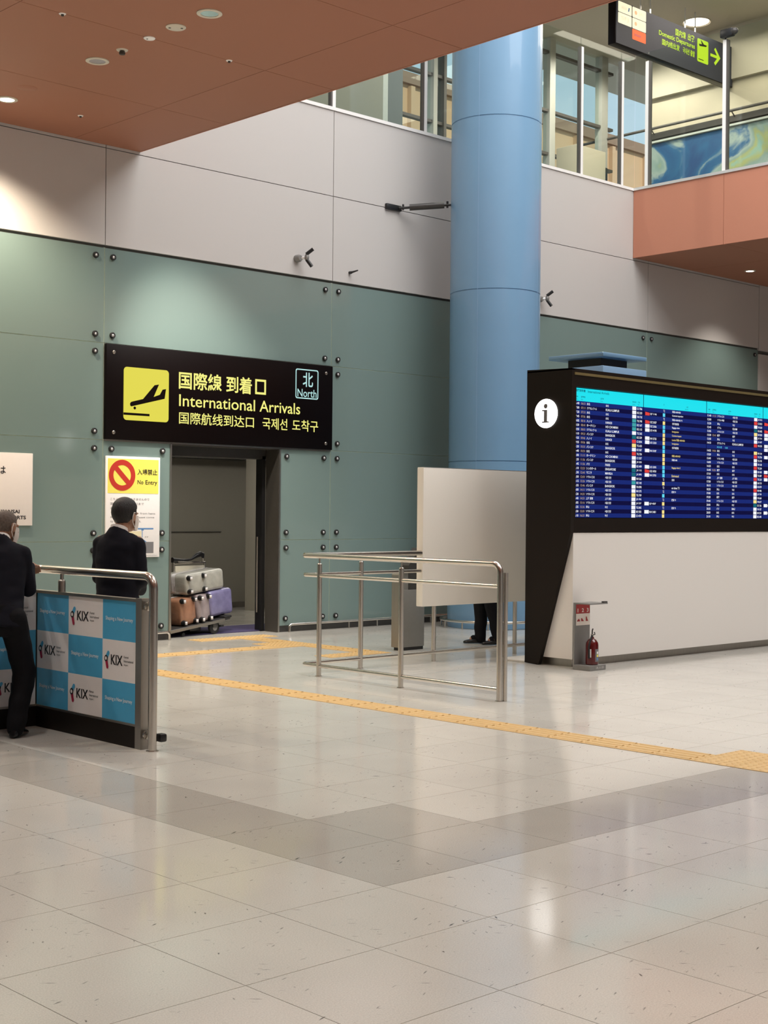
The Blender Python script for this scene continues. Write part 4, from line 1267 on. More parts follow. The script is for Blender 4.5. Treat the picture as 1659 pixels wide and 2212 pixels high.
MB().box(10.56, 12.42, 10.572, 10.663, 2.07, 2.076).obj('cap', 'aluminium', wb)

# ---- grey gate cabinet behind the railing
cb = thing('gate_cabinet', 'slim grey metal cabinet with brushed frame behind the railing corner', 'cabinet', (11.45, 11.7, 0))
MB().bevel_box(11.285, 11.66, 11.64, 11.775, 0.035, 0.70, 0.008).obj('body', 'grey_metal', cb)
MB().prism([(11.40, 0.70), (11.66, 0.70), (11.66, 1.18), (11.58, 1.18), (11.40, 0.98)], 'y', 11.645, 11.77).obj('reader_head', 'grey_dark', cb)
MB().prism([(11.265, 0.035), (11.285, 0.035), (11.285, 0.86), (11.31, 0.90), (11.40, 0.90), (11.40, 0.915), (11.305, 0.915), (11.265, 0.87)], 'y', 11.63, 11.785).obj('frame', 'steel_dull', cb)
MB().box(11.285, 11.40, 11.65, 11.77, 0.70, 0.895).obj('side_panel', 'grey_metal', cb)
MB().box(11.29, 11.65, 11.65, 11.765, 0.0, 0.035).obj('plinth', 'black_plastic', cb)

# ---- bumper rails along the foot of the wall


def bumper(x0, x1, label, left_end, right_end):
    t = thing('bumper_rail', label, 'bumper', ((x0 + x1) / 2, YW - 0.06, 0))
    y = YW - 0.055
    pts = []
    if left_end:
        pts += [(x0, y, 0.0), (x0, y, 0.07), (x0 + 0.015, y, 0.09)]
    pts += [(x0 + 0.035, y, 0.10), (x1 - 0.035, y, 0.10)]
    if right_end:
        pts += [(x1 - 0.015, y, 0.09), (x1, y, 0.07), (x1, y, 0.0)]
    MB().tube(pts, 0.018, 10).obj('rail', 'steel', t)
    n = int((x1 - x0) / 0.6)
    for k in range(1, n + 1):
        x = x0 + (x1 - x0) * k / (n + 1)
        MB().tube([(x, y, 0.1), (x, y, 0.0)], 0.009, 8).obj('foot', 'steel', t)


bumper(5.5, 9.97, 'low steel bumper rail at the wall foot left of the doorway', False, True)
bumper(11.87, 16.1, 'low steel bumper rail at the wall foot right of the doorway', True, False)

# ================================================================== BANNER BARRIER
BX = 5.285
BYA, BYB = 7.985, 9.31
bn = thing('barrier', 'corner barrier with steel handrail and blue and white checkered airport banner', 'barrier', (5.1, 8.7, 0))
XLEFT = 3.7
# base
bs = MB()
bs.box(BX - 0.012, BX + 0.075, BYA, BYB + 0.075, 0.0, 0.145)
bs.box(XLEFT, BX - 0.012, BYB - 0.012, BYB + 0.075, 0.0, 0.145)
bs.obj('base', 'black_panel', bn)
for z0, z1 in ((0.145, 0.160), (0.979, 1.000)):
    MB().box(BX - 0.01, BX + 0.045, BYA, BYB + 0.045, z0, z1).obj('frame_rail', 'steel_dull', bn)
    MB().box(XLEFT, BX - 0.01, BYB - 0.01, BYB + 0.045, z0, z1).obj('frame_rail', 'steel_dull', bn)
MB().box(BX - 0.015, BX + 0.05, BYA - 0.068, BYA, 0.0, 1.006).obj('end_plate', 'steel_dull', bn)
MB().box(BX + 0.005, BX + 0.04, BYA, BYB + 0.03, 0.16, 0.979).box(XLEFT, BX + 0.005, BYB + 0.005, BYB + 0.04, 0.16, 0.979).obj('core', 'grey_dark', bn)
ends = [9.302, 8.862, 8.412, 7.990]
zr = [0.160, 0.430, 0.706, 0.979]


def squares(O, X, u_edges, flip):
    """checker of one banner face; returns the cells"""
    out = []
    for i in range(len(u_edges) - 1):
        for r in range(3):
            blue = (i + r + flip) % 2 == 0
            out.append((u_edges[i], u_edges[i + 1], zr[r], zr[r + 1], blue))
    return out


def banner(O, X, u_edges, flip):
    O_ = Vector(O)
    X_ = Vector(X)
    N = X_.cross(Vector(ZW))
    for u0, u1, z0, z1, blue in squares(O, X, u_edges, flip):
        b = MB()
        b.flat(O_, X_, ZW, [(u0, z0), (u1, z0), (u1, z1), (u0, z1)])
        sq = b.obj('banner_square', 'print_blue' if blue else 'banner_white', bn, smooth=False)
        w_, h_ = u1 - u0, z1 - z0
        O2 = O_ + N * 0.0015
        if blue:
            MB().text('Shaping a New Journey', O2 + X_ * (u0 + w_ * 0.09) + Vector(ZW) * (z0 + h_ * 0.46), X_, ZW, h_ * 0.125, width=w_ * 0.80, bold=0.012).obj('lettering', 'banner_text', sq, smooth=False)
        else:
            MB().text('KIX', O2 + X_ * (u0 + w_ * 0.255) + Vector(ZW) * (z0 + h_ * 0.385), X_, ZW, h_ * 0.25, width=w_ * 0.345, bold=0.02).obj('lettering', 'print_black', sq, smooth=False)
            tb = MB()
            for k, s in enumerate(('Kansai', 'International', 'Airport')):
                tb.text(s, O2 + X_ * (u0 + w_ * 0.635) + Vector(ZW) * (z0 + h_ * (0.585 - 0.10 * k)), X_, ZW, h_ * 0.058, maxw=w_ * 0.29)
            tb.obj('lettering', 'print_black', sq, smooth=False, kind='stuff')

            def blob(c0, c1, r0, r1, mm, lift):
                """a leaning rounded capsule of the airport's emblem"""
                d_ = (Vector(c1) - Vector(c0)).normalized()
                p_ = Vector((-d_.y, d_.x))
                a_ = math.atan2(d_.y, d_.x)
                pts = [(c0[0] + r0 * math.cos(a_ + math.radians(t)), c0[1] + r0 * math.sin(a_ + math.radians(t))) for t in range(90, 271, 20)]
                pts += [(c1[0] + r1 * math.cos(a_ + math.radians(t)), c1[1] + r1 * math.sin(a_ + math.radians(t))) for t in range(-90, 91, 20)]
                MB().flat(O_ + N * lift, X_, ZW, pts).obj('emblem', mm, sq, smooth=False)
            ux, uz = u0 + w_ * 0.10, z0 + h_ * 0.50
            sc2 = w_ * 0.105
            blob((ux + 0.12 * sc2, uz + 0.15 * sc2), (ux + 0.75 * sc2, uz + 1.0 * sc2), 0.34 * sc2, 0.34 * sc2, 'print_blue', 0.0015)
            blob((ux + 0.12 * sc2, uz + 0.15 * sc2), (ux + 0.50 * sc2, uz - 1.15 * sc2), 0.36 * sc2, 0.30 * sc2, 'print_crimson', 0.002)
            blob((ux + 0.10 * sc2, uz + 0.10 * sc2), (ux + 0.18 * sc2, uz + 0.2 * sc2), 0.46 * sc2, 0.46 * sc2, 'print_black', 0.0025)
            MB().flat(O_ + N * 0.003, X_, ZW, circle(ux + 0.12 * sc2, uz + 0.14 * sc2, 0.27 * sc2, 16)).obj('emblem', 'banner_white', sq, smooth=False)


banner((BX - 0.002, 0, 0), YS, [-e for e in ends], 0)
banner((0, BYB - 0.002, 0), XW, [XLEFT, 4.06, 4.50, 4.94, BX - 0.01], 0)
# end post, handrail and necks
hrp = [(BX + 0.02, 7.83, 0.0), (BX + 0.02, 7.83, 1.07)]
hrp += [(BX + 0.02, 7.83 + 0.085 - 0.085 * math.cos(math.radians(a)), 1.07 + 0.085 * math.sin(math.radians(a))) for a in (15, 30, 45, 60, 75, 90)]
cc = 0.09
hrp += [(BX + 0.02, BYB + 0.02 - cc, 1.155)] + [(BX + 0.02 - cc + cc * math.cos(math.radians(a)), BYB + 0.02 - cc + cc * math.sin(math.radians(a)), 1.155) for a in (22, 45, 67)] + [(BX + 0.02 - cc, BYB + 0.02, 1.155), (XLEFT, BYB + 0.02, 1.155)]
MB().tube(hrp, 0.030, 20).obj('handrail', 'steel', bn)
MB().lathe([(0.042, 0.0), (0.042, 0.004), (0.032, 0.007)], BX + 0.02, 7.83, 20).obj('floor_flange', 'steel', bn)
for x, y in ((BX + 0.02, 8.997), (4.4, BYB + 0.02)):
    m = MB()
    m.lathe([(0.027, 1.0), (0.027, 1.075), (0.022, 1.085), (0.013, 1.09), (0.013, 1.13)], x, y, 18)
    m.obj('neck', 'steel_dull', bn)
for z in (0.955, 0.10):
    MB().lathe([(0.03, 0), (0.03, -0.012), (0.012, -0.018), (0, -0.018)], BX + 0.02, 7.9, 16, 'y', z).obj('fixing', 'steel', bn)
MB().bevel_box(BX + 0.065, BX + 0.12, 7.80, 7.86, 0.055, 0.11, 0.012).obj('latch', 'black_plastic', bn)

# ================================================================== TACTILE PAVING
TS = 0.30
bar_me, dot_me = bpy.data.meshes.new('tactile_tile'), bpy.data.meshes.new('tactile_tile')
m = MB()
m.bevel_box(-TS / 2 + 0.002, TS / 2 - 0.002, -TS / 2 + 0.002, TS / 2 - 0.002, 0.0, 0.004, 0.0015, 1)
for k in range(4):
    x = -0.1125 + 0.075 * k
    m.prism([(x - 0.017, 0.004), (x + 0.017, 0.004), (x + 0.010, 0.009), (x - 0.010, 0.009)], 'y', -0.13, 0.13)
bar_me.from_pydata(m.v, [], m.f)
bar_me.materials.append(M['tactile'])
m = MB()
m.bevel_box(-TS / 2 + 0.002, TS / 2 - 0.002, -TS / 2 + 0.002, TS / 2 - 0.002, 0.0, 0.004, 0.0015, 1)
for i in range(5):
    for j in range(5):
        m.lathe([(0.016, 0.004), (0.009, 0.009)], -0.12 + 0.06 * i, -0.12 + 0.06 * j, 8)
dot_me.from_pydata(m.v, [], m.f)
dot_me.materials.append(M['tactile'])


def paving(label, tiles):
    xs_, ys2 = [t[0] for t in tiles], [t[1] for t in tiles]
    t = thing('tactile_paving', label, 'tactile paving', (sum(xs_) / len(xs_), sum(ys2) / len(ys2), 0))
    b = BASE[t.name]
    for x, y, kind in tiles:
        o = bpy.data.objects.new('tactile_tile', dot_me if kind == 'd' else bar_me)
        COL.objects.link(o)
        o.parent = t
        o.location = (x - b.x, y - b.y, 0)
        if kind == 'x':
            o.rotation_euler = (0, 0, math.pi / 2)


def grid(x0, x1, y0, y1, kind):
    out = []
    nx, ny = max(1, round((x1 - x0) / TS)), max(1, round((y1 - y0) / TS))
    for i in range(nx):
        for j in range(ny):
            out.append((x0 + TS * (i + 0.5), y0 + TS * (j + 0.5), kind))
    return out


paving('long yellow ribbed paving line crossing the open floor to dotted tiles', grid(7.75, 8.05, 5.29, 13.39, 'y') + grid(7.75, 8.05, 4.39, 5.29, 'd') + grid(8.05, 8.35, 4.39, 5.29, 'd'))
paving('yellow tactile paving patch running from the doorway across the hall', grid(10.15, 11.35, 13.95, 14.25, 'd') + grid(10.75, 11.05, 13.35, 13.95, 'y') + grid(10.45, 11.05, 12.75, 13.35, 'd') + grid(8.05, 10.45, 12.75, 13.05, 'x') + grid(10.75, 11.05, 11.85, 12.75, 'y') + grid(10.15, 10.75, 11.55, 11.85, 'd') + grid(10.75, 11.05, 11.55, 11.85, 'd'))

# ================================================================== CEILING FITTINGS


def downlight(x, y, label, lit, r=0.112, z=ZC):
    t = thing('downlight', label, 'light', (x, y, z))
    MB().lathe([(r, 0.0), (r, -0.008), (r * 0.93, -0.012), (r * 0.70, -0.010), (r * 0.70, 0.0)], x, y, 32, 'z', z).obj('trim_ring', 'lamp_trim', t)
    MB().lathe([(r * 0.70, -0.007), (r * 0.36, -0.003)], x, y, 32, 'z', z).obj('reflector', 'reflector', t)
    MB().lathe([(r * (0.70 if lit else 0.36), -0.0075 if lit else -0.003), (0.0, -0.0085 if lit else -0.0035)], x, y, 24, 'z', z).obj('lamp', 'lamp_on' if lit else 'lamp_dim', t)


downlight(7.262, 9.948, 'round recessed ceiling downlight nearest the blue column, beside the speaker plate', False)
downlight(7.27, 11.763, 'round recessed ceiling downlight beside the small sprinkler head', False)
downlight(7.278, 13.542, 'bright lit ceiling downlight close to the back wall', True)
downlight(21.74, 13.676, 'small lit downlight under the terracotta bridge', True, 0.10)
sp = thing('speaker_plate', 'round cream ceiling plate with two dark holes', 'plate', (7.257, 10.443, ZC))
MB().lathe([(0.0, -0.012), (0.082, -0.012), (0.09, -0.006), (0.09, 0.0)], 7.257, 10.443, 28, 'z', ZC).obj('disc', 'lamp_trim', sp)
for dx, dy in ((-0.045, 0.03), (0.04, -0.035)):
    MB().lathe([(0.0, -0.014), (0.012, -0.014), (0.012, -0.01)], 7.257 + dx, 10.443 + dy, 12, 'z', ZC).obj('hole', 'grille_dark', sp)
sp = thing('sensor_plate', 'small round white ceiling plate between speaker and sprinkler', 'plate', (7.257, 10.86, ZC))
MB().lathe([(0.0, -0.010), (0.048, -0.010), (0.054, -0.005), (0.054, 0.0)], 7.257, 10.86, 24, 'z', ZC).obj('disc', 'paper_white', sp)
MB().lathe([(0.0, -0.0125), (0.008, -0.0125), (0.008, -0.009)], 7.24, 10.87, 10, 'z', ZC).obj('dot', 'grille_dark', sp)
sp = thing('sprinkler', 'dark centred ceiling sprinkler head beside a downlight', 'sprinkler', (7.266, 11.324, ZC))
MB().lathe([(0.0, -0.008), (0.05, -0.008), (0.056, 0.0)], 7.266, 11.324, 20, 'z', ZC).obj('cover', 'lamp_trim', sp)
MB().lathe([(0.0, -0.045), (0.026, -0.043), (0.030, -0.03), (0.022, -0.008)], 7.266, 11.324, 16, 'z', ZC).obj('nozzle', 'grille_dark', sp)
for x, y, lab in ((6.364, 10.869, 'tiny white ceiling nozzle with a black centre far left of the sensor plate'), (8.168, 10.864, 'tiny white ceiling nozzle near the void edge'), (8.162, 13.538, 'tiny white ceiling nozzle close above the back wall')):
    t = thing('ceiling_nozzle', lab, 'nozzle', (x, y, ZC))
    MB().lathe([(0.0, -0.006), (0.026, -0.006), (0.032, 0.0)], x, y, 16, 'z', ZC).obj('cover', 'paper_white', t)
    MB().lathe([(0.0, -0.02), (0.012, -0.02), (0.014, -0.006)], x, y, 12, 'z', ZC).obj('tip', 'grille_dark', t)
hc = MB().lathe([(0.0, -0.004), (0.10, -0.004), (0.105, 0.0)], 7.232, 13.037, 28, 'z', ZC).obj('access_cover', 'terracotta_shaded')
tag(hc, 'flush terracotta round cover beside the lit downlight', 'cover')
ud = thing('concourse_downlight', 'glowing round downlight on the upper ceiling beyond the hanging sign', 'light', (23.24, 15.86, 11.2))
MB().lathe([(0.0, -0.02), (0.20, -0.02), (0.24, 0.0)], 23.24, 15.86, 28, 'z', 11.2).obj('lamp', 'lamp_on', ud)
MB().lathe([(0.24, 0.0), (0.27, -0.02), (0.275, 0.0)], 23.24, 15.86, 28, 'z', 11.2).obj('trim_ring', 'lamp_trim', ud)

# ================================================================== HANGING DEPARTURES SIGN
hs_ = thing('departures_sign', 'black hanging sign reading Domestic Departures on the upper floor', 'sign', (21.9, 15.55, 10.0))
SY = 15.5
MB().bevel_box(20.20, 23.95, SY, SY + 0.16, 9.99, 10.78, 0.006).obj('case', 'black_board', hs_)
MB().box(20.22, 23.93, SY - 0.006, SY, 10.005, 10.775).obj('face', 'sign_face', hs_)
SF = SY - 0.008


def cell(x0, x1, z0, z1, mm, nm='logo_panel'):
    return MB().flat((0, SF, 0), XW, ZW, round_rect(x0, z0, x1, z1, 0.02, 3)).obj(nm, mm, hs_, smooth=False)


def sxz(x, y):
    """sign face coordinates: pixel of the enlarged sign view -> metres along the face"""
    return x, y


c1_ = cell(20.27, 20.67, 10.575, 10.765, 'sign_cream')
c2_ = cell(20.69, 21.10, 10.575, 10.765, 'sign_cream')
c3_ = cell(20.27, 20.67, 10.375, 10.565, 'sign_cream')
c4_ = cell(20.69, 21.10, 10.375, 10.565, 'sign_cream')
c5_ = cell(20.69, 21.10, 10.175, 10.365, 'sign_orange')
lg = SF - 0.002
MB().text('ANA', (20.36, lg, 10.64), XW, ZW, 0.06, width=0.17, bold=0.01).obj('lettering', 'logo_faint', c1_, smooth=False)
MB().flat((0, lg, 0), XW, ZW, [(20.555, 10.635), (20.59, 10.635), (20.61, 10.705), (20.575, 10.705)]).obj('emblem', 'print_blue_mid', c1_, smooth=False)
MB().text('JAL', (20.87, lg, 10.63), XW, ZW, 0.08, width=0.19, bold=0.02).obj('lettering', 'logo_faint', c2_, smooth=False)
MB().flat((0, lg, 0), XW, ZW, circle(20.79, 10.67, 0.036)).obj('emblem', 'logo_red', c2_, smooth=False)
MB().text('SFJ', (20.36, lg, 10.43), XW, ZW, 0.085, width=0.22, bold=0.01).obj('lettering', 'logo_faint', c3_, smooth=False)
MB().text('JTA', (20.87, lg, 10.43), XW, ZW, 0.08, width=0.19, bold=0.02).obj('lettering', 'logo_faint', c4_, smooth=False)
MB().flat((0, lg, 0), XW, ZW, circle(20.79, 10.47, 0.036)).obj('emblem', 'logo_red', c4_, smooth=False)
MB().flat((0, lg, 0), XW, ZW, [(20.75, 10.25), (20.95, 10.25), (20.95, 10.29), (20.75, 10.29)]).obj('lettering', 'print_red', c5_, smooth=False)
for s_, x_, z_, h_, w_, bo in (('国内線', 22.02, 10.56, 0.13, 0.33, 0.02), ('出発', 22.42, 10.56, 0.13, 0.22, 0.02), ('Domestic Departures', 21.50, 10.42, 0.115, 1.15, 0.02), ('国内线出发', 21.60, 10.285, 0.115, 0.56, 0.02), ('국내선 출발', 22.26, 10.285, 0.115, 0.39, 0.02)):
    MB().text(s_, (x_, SF, z_), XW, ZW, h_, width=w_, bold=bo).obj('lettering', 'sign_lime', hs_, smooth=False)
pp = MB().flat((0, SF, 0), XW, ZW, round_rect(22.73, 10.24, 23.10, 10.68, 0.03, 3)).obj('pictogram_panel', 'sign_lime', hs_, smooth=False)
MB().flat((0, lg, 0), XW, ZW, [(22.78, 10.58), (22.80, 10.54), (23.02, 10.57), (23.05, 10.60), (22.95, 10.60), (22.86, 10.66), (22.84, 10.66), (22.88, 10.59)]).flat((0, lg, 0), XW, ZW, [(22.77, 10.285), (22.94, 10.285), (22.94, 10.30), (22.77, 10.30)]).obj('aircraft_mark', 'black_board', pp, smooth=False)
ar = MB()
zc_, xa, xb = 10.46, 23.17, 23.47
ar.flat((0, SF, 0), XW, ZW, [(xa, zc_ - 0.028), (xb, zc_ - 0.028), (xb, zc_ + 0.028), (xa, zc_ + 0.028)])
ar.flat((0, SF - 0.0005, 0), XW, ZW, [(xb + 0.04, zc_), (xb - 0.13, zc_ + 0.17), (xb - 0.175, zc_ + 0.13), (xb - 0.05, zc_)])
ar.flat((0, SF - 0.0005, 0), XW, ZW, [(xb + 0.04, zc_), (xb - 0.05, zc_), (xb - 0.175, zc_ - 0.13), (xb - 0.13, zc_ - 0.17)])
ar.obj('arrow', 'sign_lime', hs_, smooth=False)
for x in (21.05, 21.35, 22.45, 22.78):
    MB().tube([(x, SY + 0.08, 10.78), (x, SY + 0.08, 11.2)], 0.012, 8).obj('hanger', 'aluminium', hs_)
dc = thing('dome_camera', 'black camera housing on top of a balustrade post beside the hanging sign', 'camera', (19.30, 12.55, 9.2))
MB().bevel_box(19.245, 19.343, 12.47, 12.70, 9.18, 9.31, 0.02).obj('housing', 'black_plastic', dc)
MB().ball((19.29, 12.46, 9.25), (0.055, 0.07, 0.055)).obj('dome', 'grey_dark', dc)
MB().tube([(19.325, 12.64, 9.16), (19.325, 12.64, 9.2)], 0.015, 8).obj('stem', 'black_plastic', dc)

# ================================================================== LUGGAGE CART
import mathutils
CART_AZ = math.radians(10)
CO = Vector((10.87, 14.96, 0.0))
CF, CS = Vector((math.cos(CART_AZ), math.sin(CART_AZ), 0)), Vector((-math.sin(CART_AZ), math.cos(CART_AZ), 0))


def cp(f, s, z):
    """cart frame: f forward of the front axle, s to the far side, z up"""
    p = CO + CF * f + CS * s
    return (p.x, p.y, z)


class CartMB(MB):
    def cbox(self, f0, f1, s0, s1, z0, z1, r=0.0, seg=2, pitch=0.0, piv=(0, 0)):
        m = MB()
        if r:
            m.bevel_box(f0, f1, s0, s1, z0, z1, r, seg)
        else:
            m.box(f0, f1, s0, s1, z0, z1)
        ca, sa_ = math.cos(pitch), math.sin(pitch)
        vs = []
        for p in m.v:
            df, dz = p[0] - piv[0], p[2] - piv[1]
            vs.append(cp(piv[0] + df * ca - dz * sa_, p[1], piv[1] + df * sa_ + dz * ca))
        return self.add(vs, m.f)

    def cwheel(self, f, s, z, r, w):
        n = 20
        prof = [(0.0, -w / 2), (r * 0.55, -w / 2), (r * 0.9, -w / 2), (r, -w * 0.3), (r, w * 0.3), (r * 0.9, w / 2), (r * 0.55, w / 2), (0.0, w / 2)]
        vs, fs = [], []
        for rr_, h in prof:
            for j in range(n):
                a = 2 * math.pi * j / n
                vs.append(cp(f + rr_ * math.cos(a), s + h, z + rr_ * math.sin(a)))
        for i in range(len(prof) - 1):
            for j in range(n):
                fs.append((i * n + j, (i + 1) * n + j, (i + 1) * n + (j + 1) % n, i * n + (j + 1) % n))
        return self.add(vs, fs)


ct = thing('luggage_cart', 'airport luggage cart loaded with wrapped suitcases in the doorway', 'cart', tuple(CO))
PT = math.radians(6.0)
PV = (-0.62, 0.088)
CartMB().cbox(-0.83, 0.27, -0.28, 0.28, 0.088, 0.118, 0.008, 1, PT, PV).obj('deck', 'grey_dark', ct)
CartMB().cbox(0.16, 0.29, -0.29, 0.29, 0.11, 0.143, 0.012, 2, PT, PV).obj('front_bumper', 'black_rubber', ct)
CartMB().cbox(-0.83, 0.16, -0.285, -0.275, 0.078, 0.113, 0.0, 1, PT, PV).obj('side_rail', 'steel_dull', ct)
for s in (-0.23, 0.23):
    w_ = CartMB().cwheel(0.0, s, 0.09, 0.09, 0.05).obj('wheel', 'black_rubber', ct)
    CartMB().cwheel(0.0, s, 0.085, 0.045, 0.055).obj('hub', 'grey_metal', w_)
    CartMB().cbox(-0.045, 0.045, s - 0.04, s + 0.04, 0.085, 0.175, 0.01).obj('fork', 'grey_dark', ct)
    CartMB().cwheel(-0.56, s, 0.028, 0.028, 0.03).obj('wheel', 'black_rubber', ct)
CartMB().cbox(-0.36, -0.16, -0.16, 0.10, 0.05, 0.15, 0.01).obj('brake_box', 'black_plastic', ct)
CartMB().cbox(0.06, 0.12, -0.30, -0.26, 0.09, 0.115, 0.005).obj('brake_pedal', 'black_plastic', ct)
MB().tube([cp(-0.80, -0.25, 0.09), cp(-0.81, -0.25, 0.45), cp(-0.82, -0.25, 0.90)], 0.014, 10).obj('upright', 'steel', ct)
MB().tube([cp(-0.20, 0.285, 0.10), cp(-0.21, 0.285, 0.5), cp(-0.22, 0.285, 0.93)], 0.014, 10).obj('upright', 'steel', ct)
MB().tube([cp(0.36, 0.285, 0.20), cp(0.36, 0.285, 0.5), cp(0.36, 0.285, 0.90)], 0.012, 10).obj('upright', 'steel', ct)
CartMB().cbox(-0.19, 0.345, 0.275, 0.295, 0.70, 0.865, 0.006).obj('advert_panel', 'cart_board', ct)
MB().tube([cp(-0.22, 0.285, 0.895), cp(0.37, 0.285, 0.905)], 0.011, 10).obj('basket_rail', 'steel', ct)
MB().tube([cp(-0.22, 0.20, 0.925), cp(0.05, 0.22, 0.915), cp(0.37, 0.285, 0.90)], 0.008, 8).obj('basket_rail', 'steel', ct)
MB().tube([cp(-0.25, 0.28, 0.945), cp(-0.05, 0.285, 0.93), cp(0.10, 0.285, 0.945), cp(0.20, 0.285, 0.995), cp(0.27, 0.285, 1.015), cp(0.315, 0.285, 1.005), cp(0.33, 0.285, 0.96)], 0.02, 12, radii=[0.035, 0.026, 0.013, 0.032, 0.040, 0.034, 0.014]).obj('grip', 'black_plastic', ct)
MB().tube([cp(0.32, 0.285, 0.98), cp(0.33, 0.285, 0.905)], 0.010, 8).obj('grip_bar', 'steel', ct)


def suitcase(label, f0, f1, s0, s1, z0, z1, mm, wheels, pitch=PT):
    t = thing('suitcase', label, 'suitcase', cp((f0 + f1) / 2, (s0 + s1) / 2, z0), 'wrapped suitcases on the cart')
    CartMB().cbox(f0, f1, s0, s1, z0, z1, 0.05, 4, pitch, PV).obj('shell', mm, t)
    CartMB().cbox(f0 - 0.003, f1 + 0.003, (s0 + s1) / 2 - 0.012, (s0 + s1) / 2 + 0.012, z0 + 0.012, z1 + 0.003, 0.045, 3, pitch, PV).obj('zip_band', 'film', t)
    for fw, zw in wheels:
        ca, sa_ = math.cos(pitch), math.sin(pitch)
        df, dz = fw - PV[0], zw - PV[1]
        F, Z = PV[0] + df * ca - dz * sa_, PV[1] + df * sa_ + dz * ca
        P0 = Vector(cp(F, s0 + 0.01, Z))
        wl = MB().capsule(P0, P0 - CS * 0.03, 0.036, 0.030, 12).obj('wheel_housing', 'black_plastic', t)
        Q = P0 - CS * 0.062
        MB().tube([Q - CF * 0.016 + CS * 0.012, Q + CF * 0.002 - CS * 0.008], 0.021, 14).obj('wheel', 'film', wl)


suitcase('rust orange film wrapped suitcase at the rear of the cart', -0.56, -0.275, -0.22, 0.26, 0.121, 0.465, 'case_orange', [(-0.32, 0.16), (-0.32, 0.435), (-0.52, 0.16), (-0.52, 0.435)])
suitcase('mauve film wrapped suitcase in the middle of the cart', -0.265, -0.035, -0.24, 0.24, 0.121, 0.475, 'case_mauve', [(-0.22, 0.16), (-0.075, 0.16), (-0.22, 0.435), (-0.075, 0.435)])
suitcase('violet film wrapped suitcase at the front of the cart', -0.025, 0.42, -0.21, 0.26, 0.146, 0.485, 'case_purple', [])
suitcase('grey film wrapped suitcase lying on top of the others', -0.41, 0.29, -0.20, 0.27, 0.490, 0.755, 'case_grey', [(-0.36, 0.535), (-0.10, 0.535), (-0.36, 0.705), (-0.10, 0.705)])

# ================================================================== PEOPLE


def remeshed(mb, name, material, parent, voxel, smooth_it=8, noise_amp=0.0, noise_scale=9.0):
    """one continuous surface grown over the overlapping shapes of mb"""
    org = Vector(BASE[parent.name])
    me = bpy.data.meshes.new(name)
    me.from_pydata([tuple(Vector(p) - org) for p in mb.v], [], mb.f)
    bm = bmesh.new()
    bm.from_mesh(me)
    bmesh.ops.recalc_face_normals(bm, faces=bm.faces)
    bm.to_mesh(me)
    bm.free()
    tmp = bpy.data.objects.new(name + '_draft', me)
    COL.objects.link(tmp)
    rm = tmp.modifiers.new('remesh', 'REMESH')
    rm.mode = 'VOXEL'
    rm.voxel_size = voxel
    rm.use_smooth_shade = True
    sm = tmp.modifiers.new('smooth', 'SMOOTH')
    sm.factor = 0.5
    sm.iterations = smooth_it
    dg = bpy.context.evaluated_depsgraph_get()
    out = bpy.data.meshes.new_from_object(tmp.evaluated_get(dg))
    bpy.data.objects.remove(tmp)
    out.name = name
    if noise_amp:
        nrm = [v.normal.copy() for v in out.vertices]
        for v, n in zip(out.vertices, nrm):
            v.co += n * noise_amp * (noise.noise(Vector((v.co.x * noise_scale, v.co.y * noise_scale, v.co.z * noise_scale * 1.6))))
    out.materials.clear()
    out.materials.append(M[material])
    o = bpy.data.objects.new(name, out)
    COL.objects.link(o)
    o.parent = parent
    BASE[o.name] = org
    return o


class Figure:
    def __init__(self, label, x, y, az, scale=1.0):
        a = math.radians(az)
        self.F = Vector((math.cos(a), math.sin(a), 0))
        self.R = Vector((math.sin(a), -math.cos(a), 0))
        self.o = Vector((x, y, 0))
        self.k = scale
        self.root = thing('person', label, 'person', (x, y, 0))

    def p(self, r, f, z):
        return self.o + (self.R * r + self.F * f) * self.k + Vector((0, 0, z * self.k))


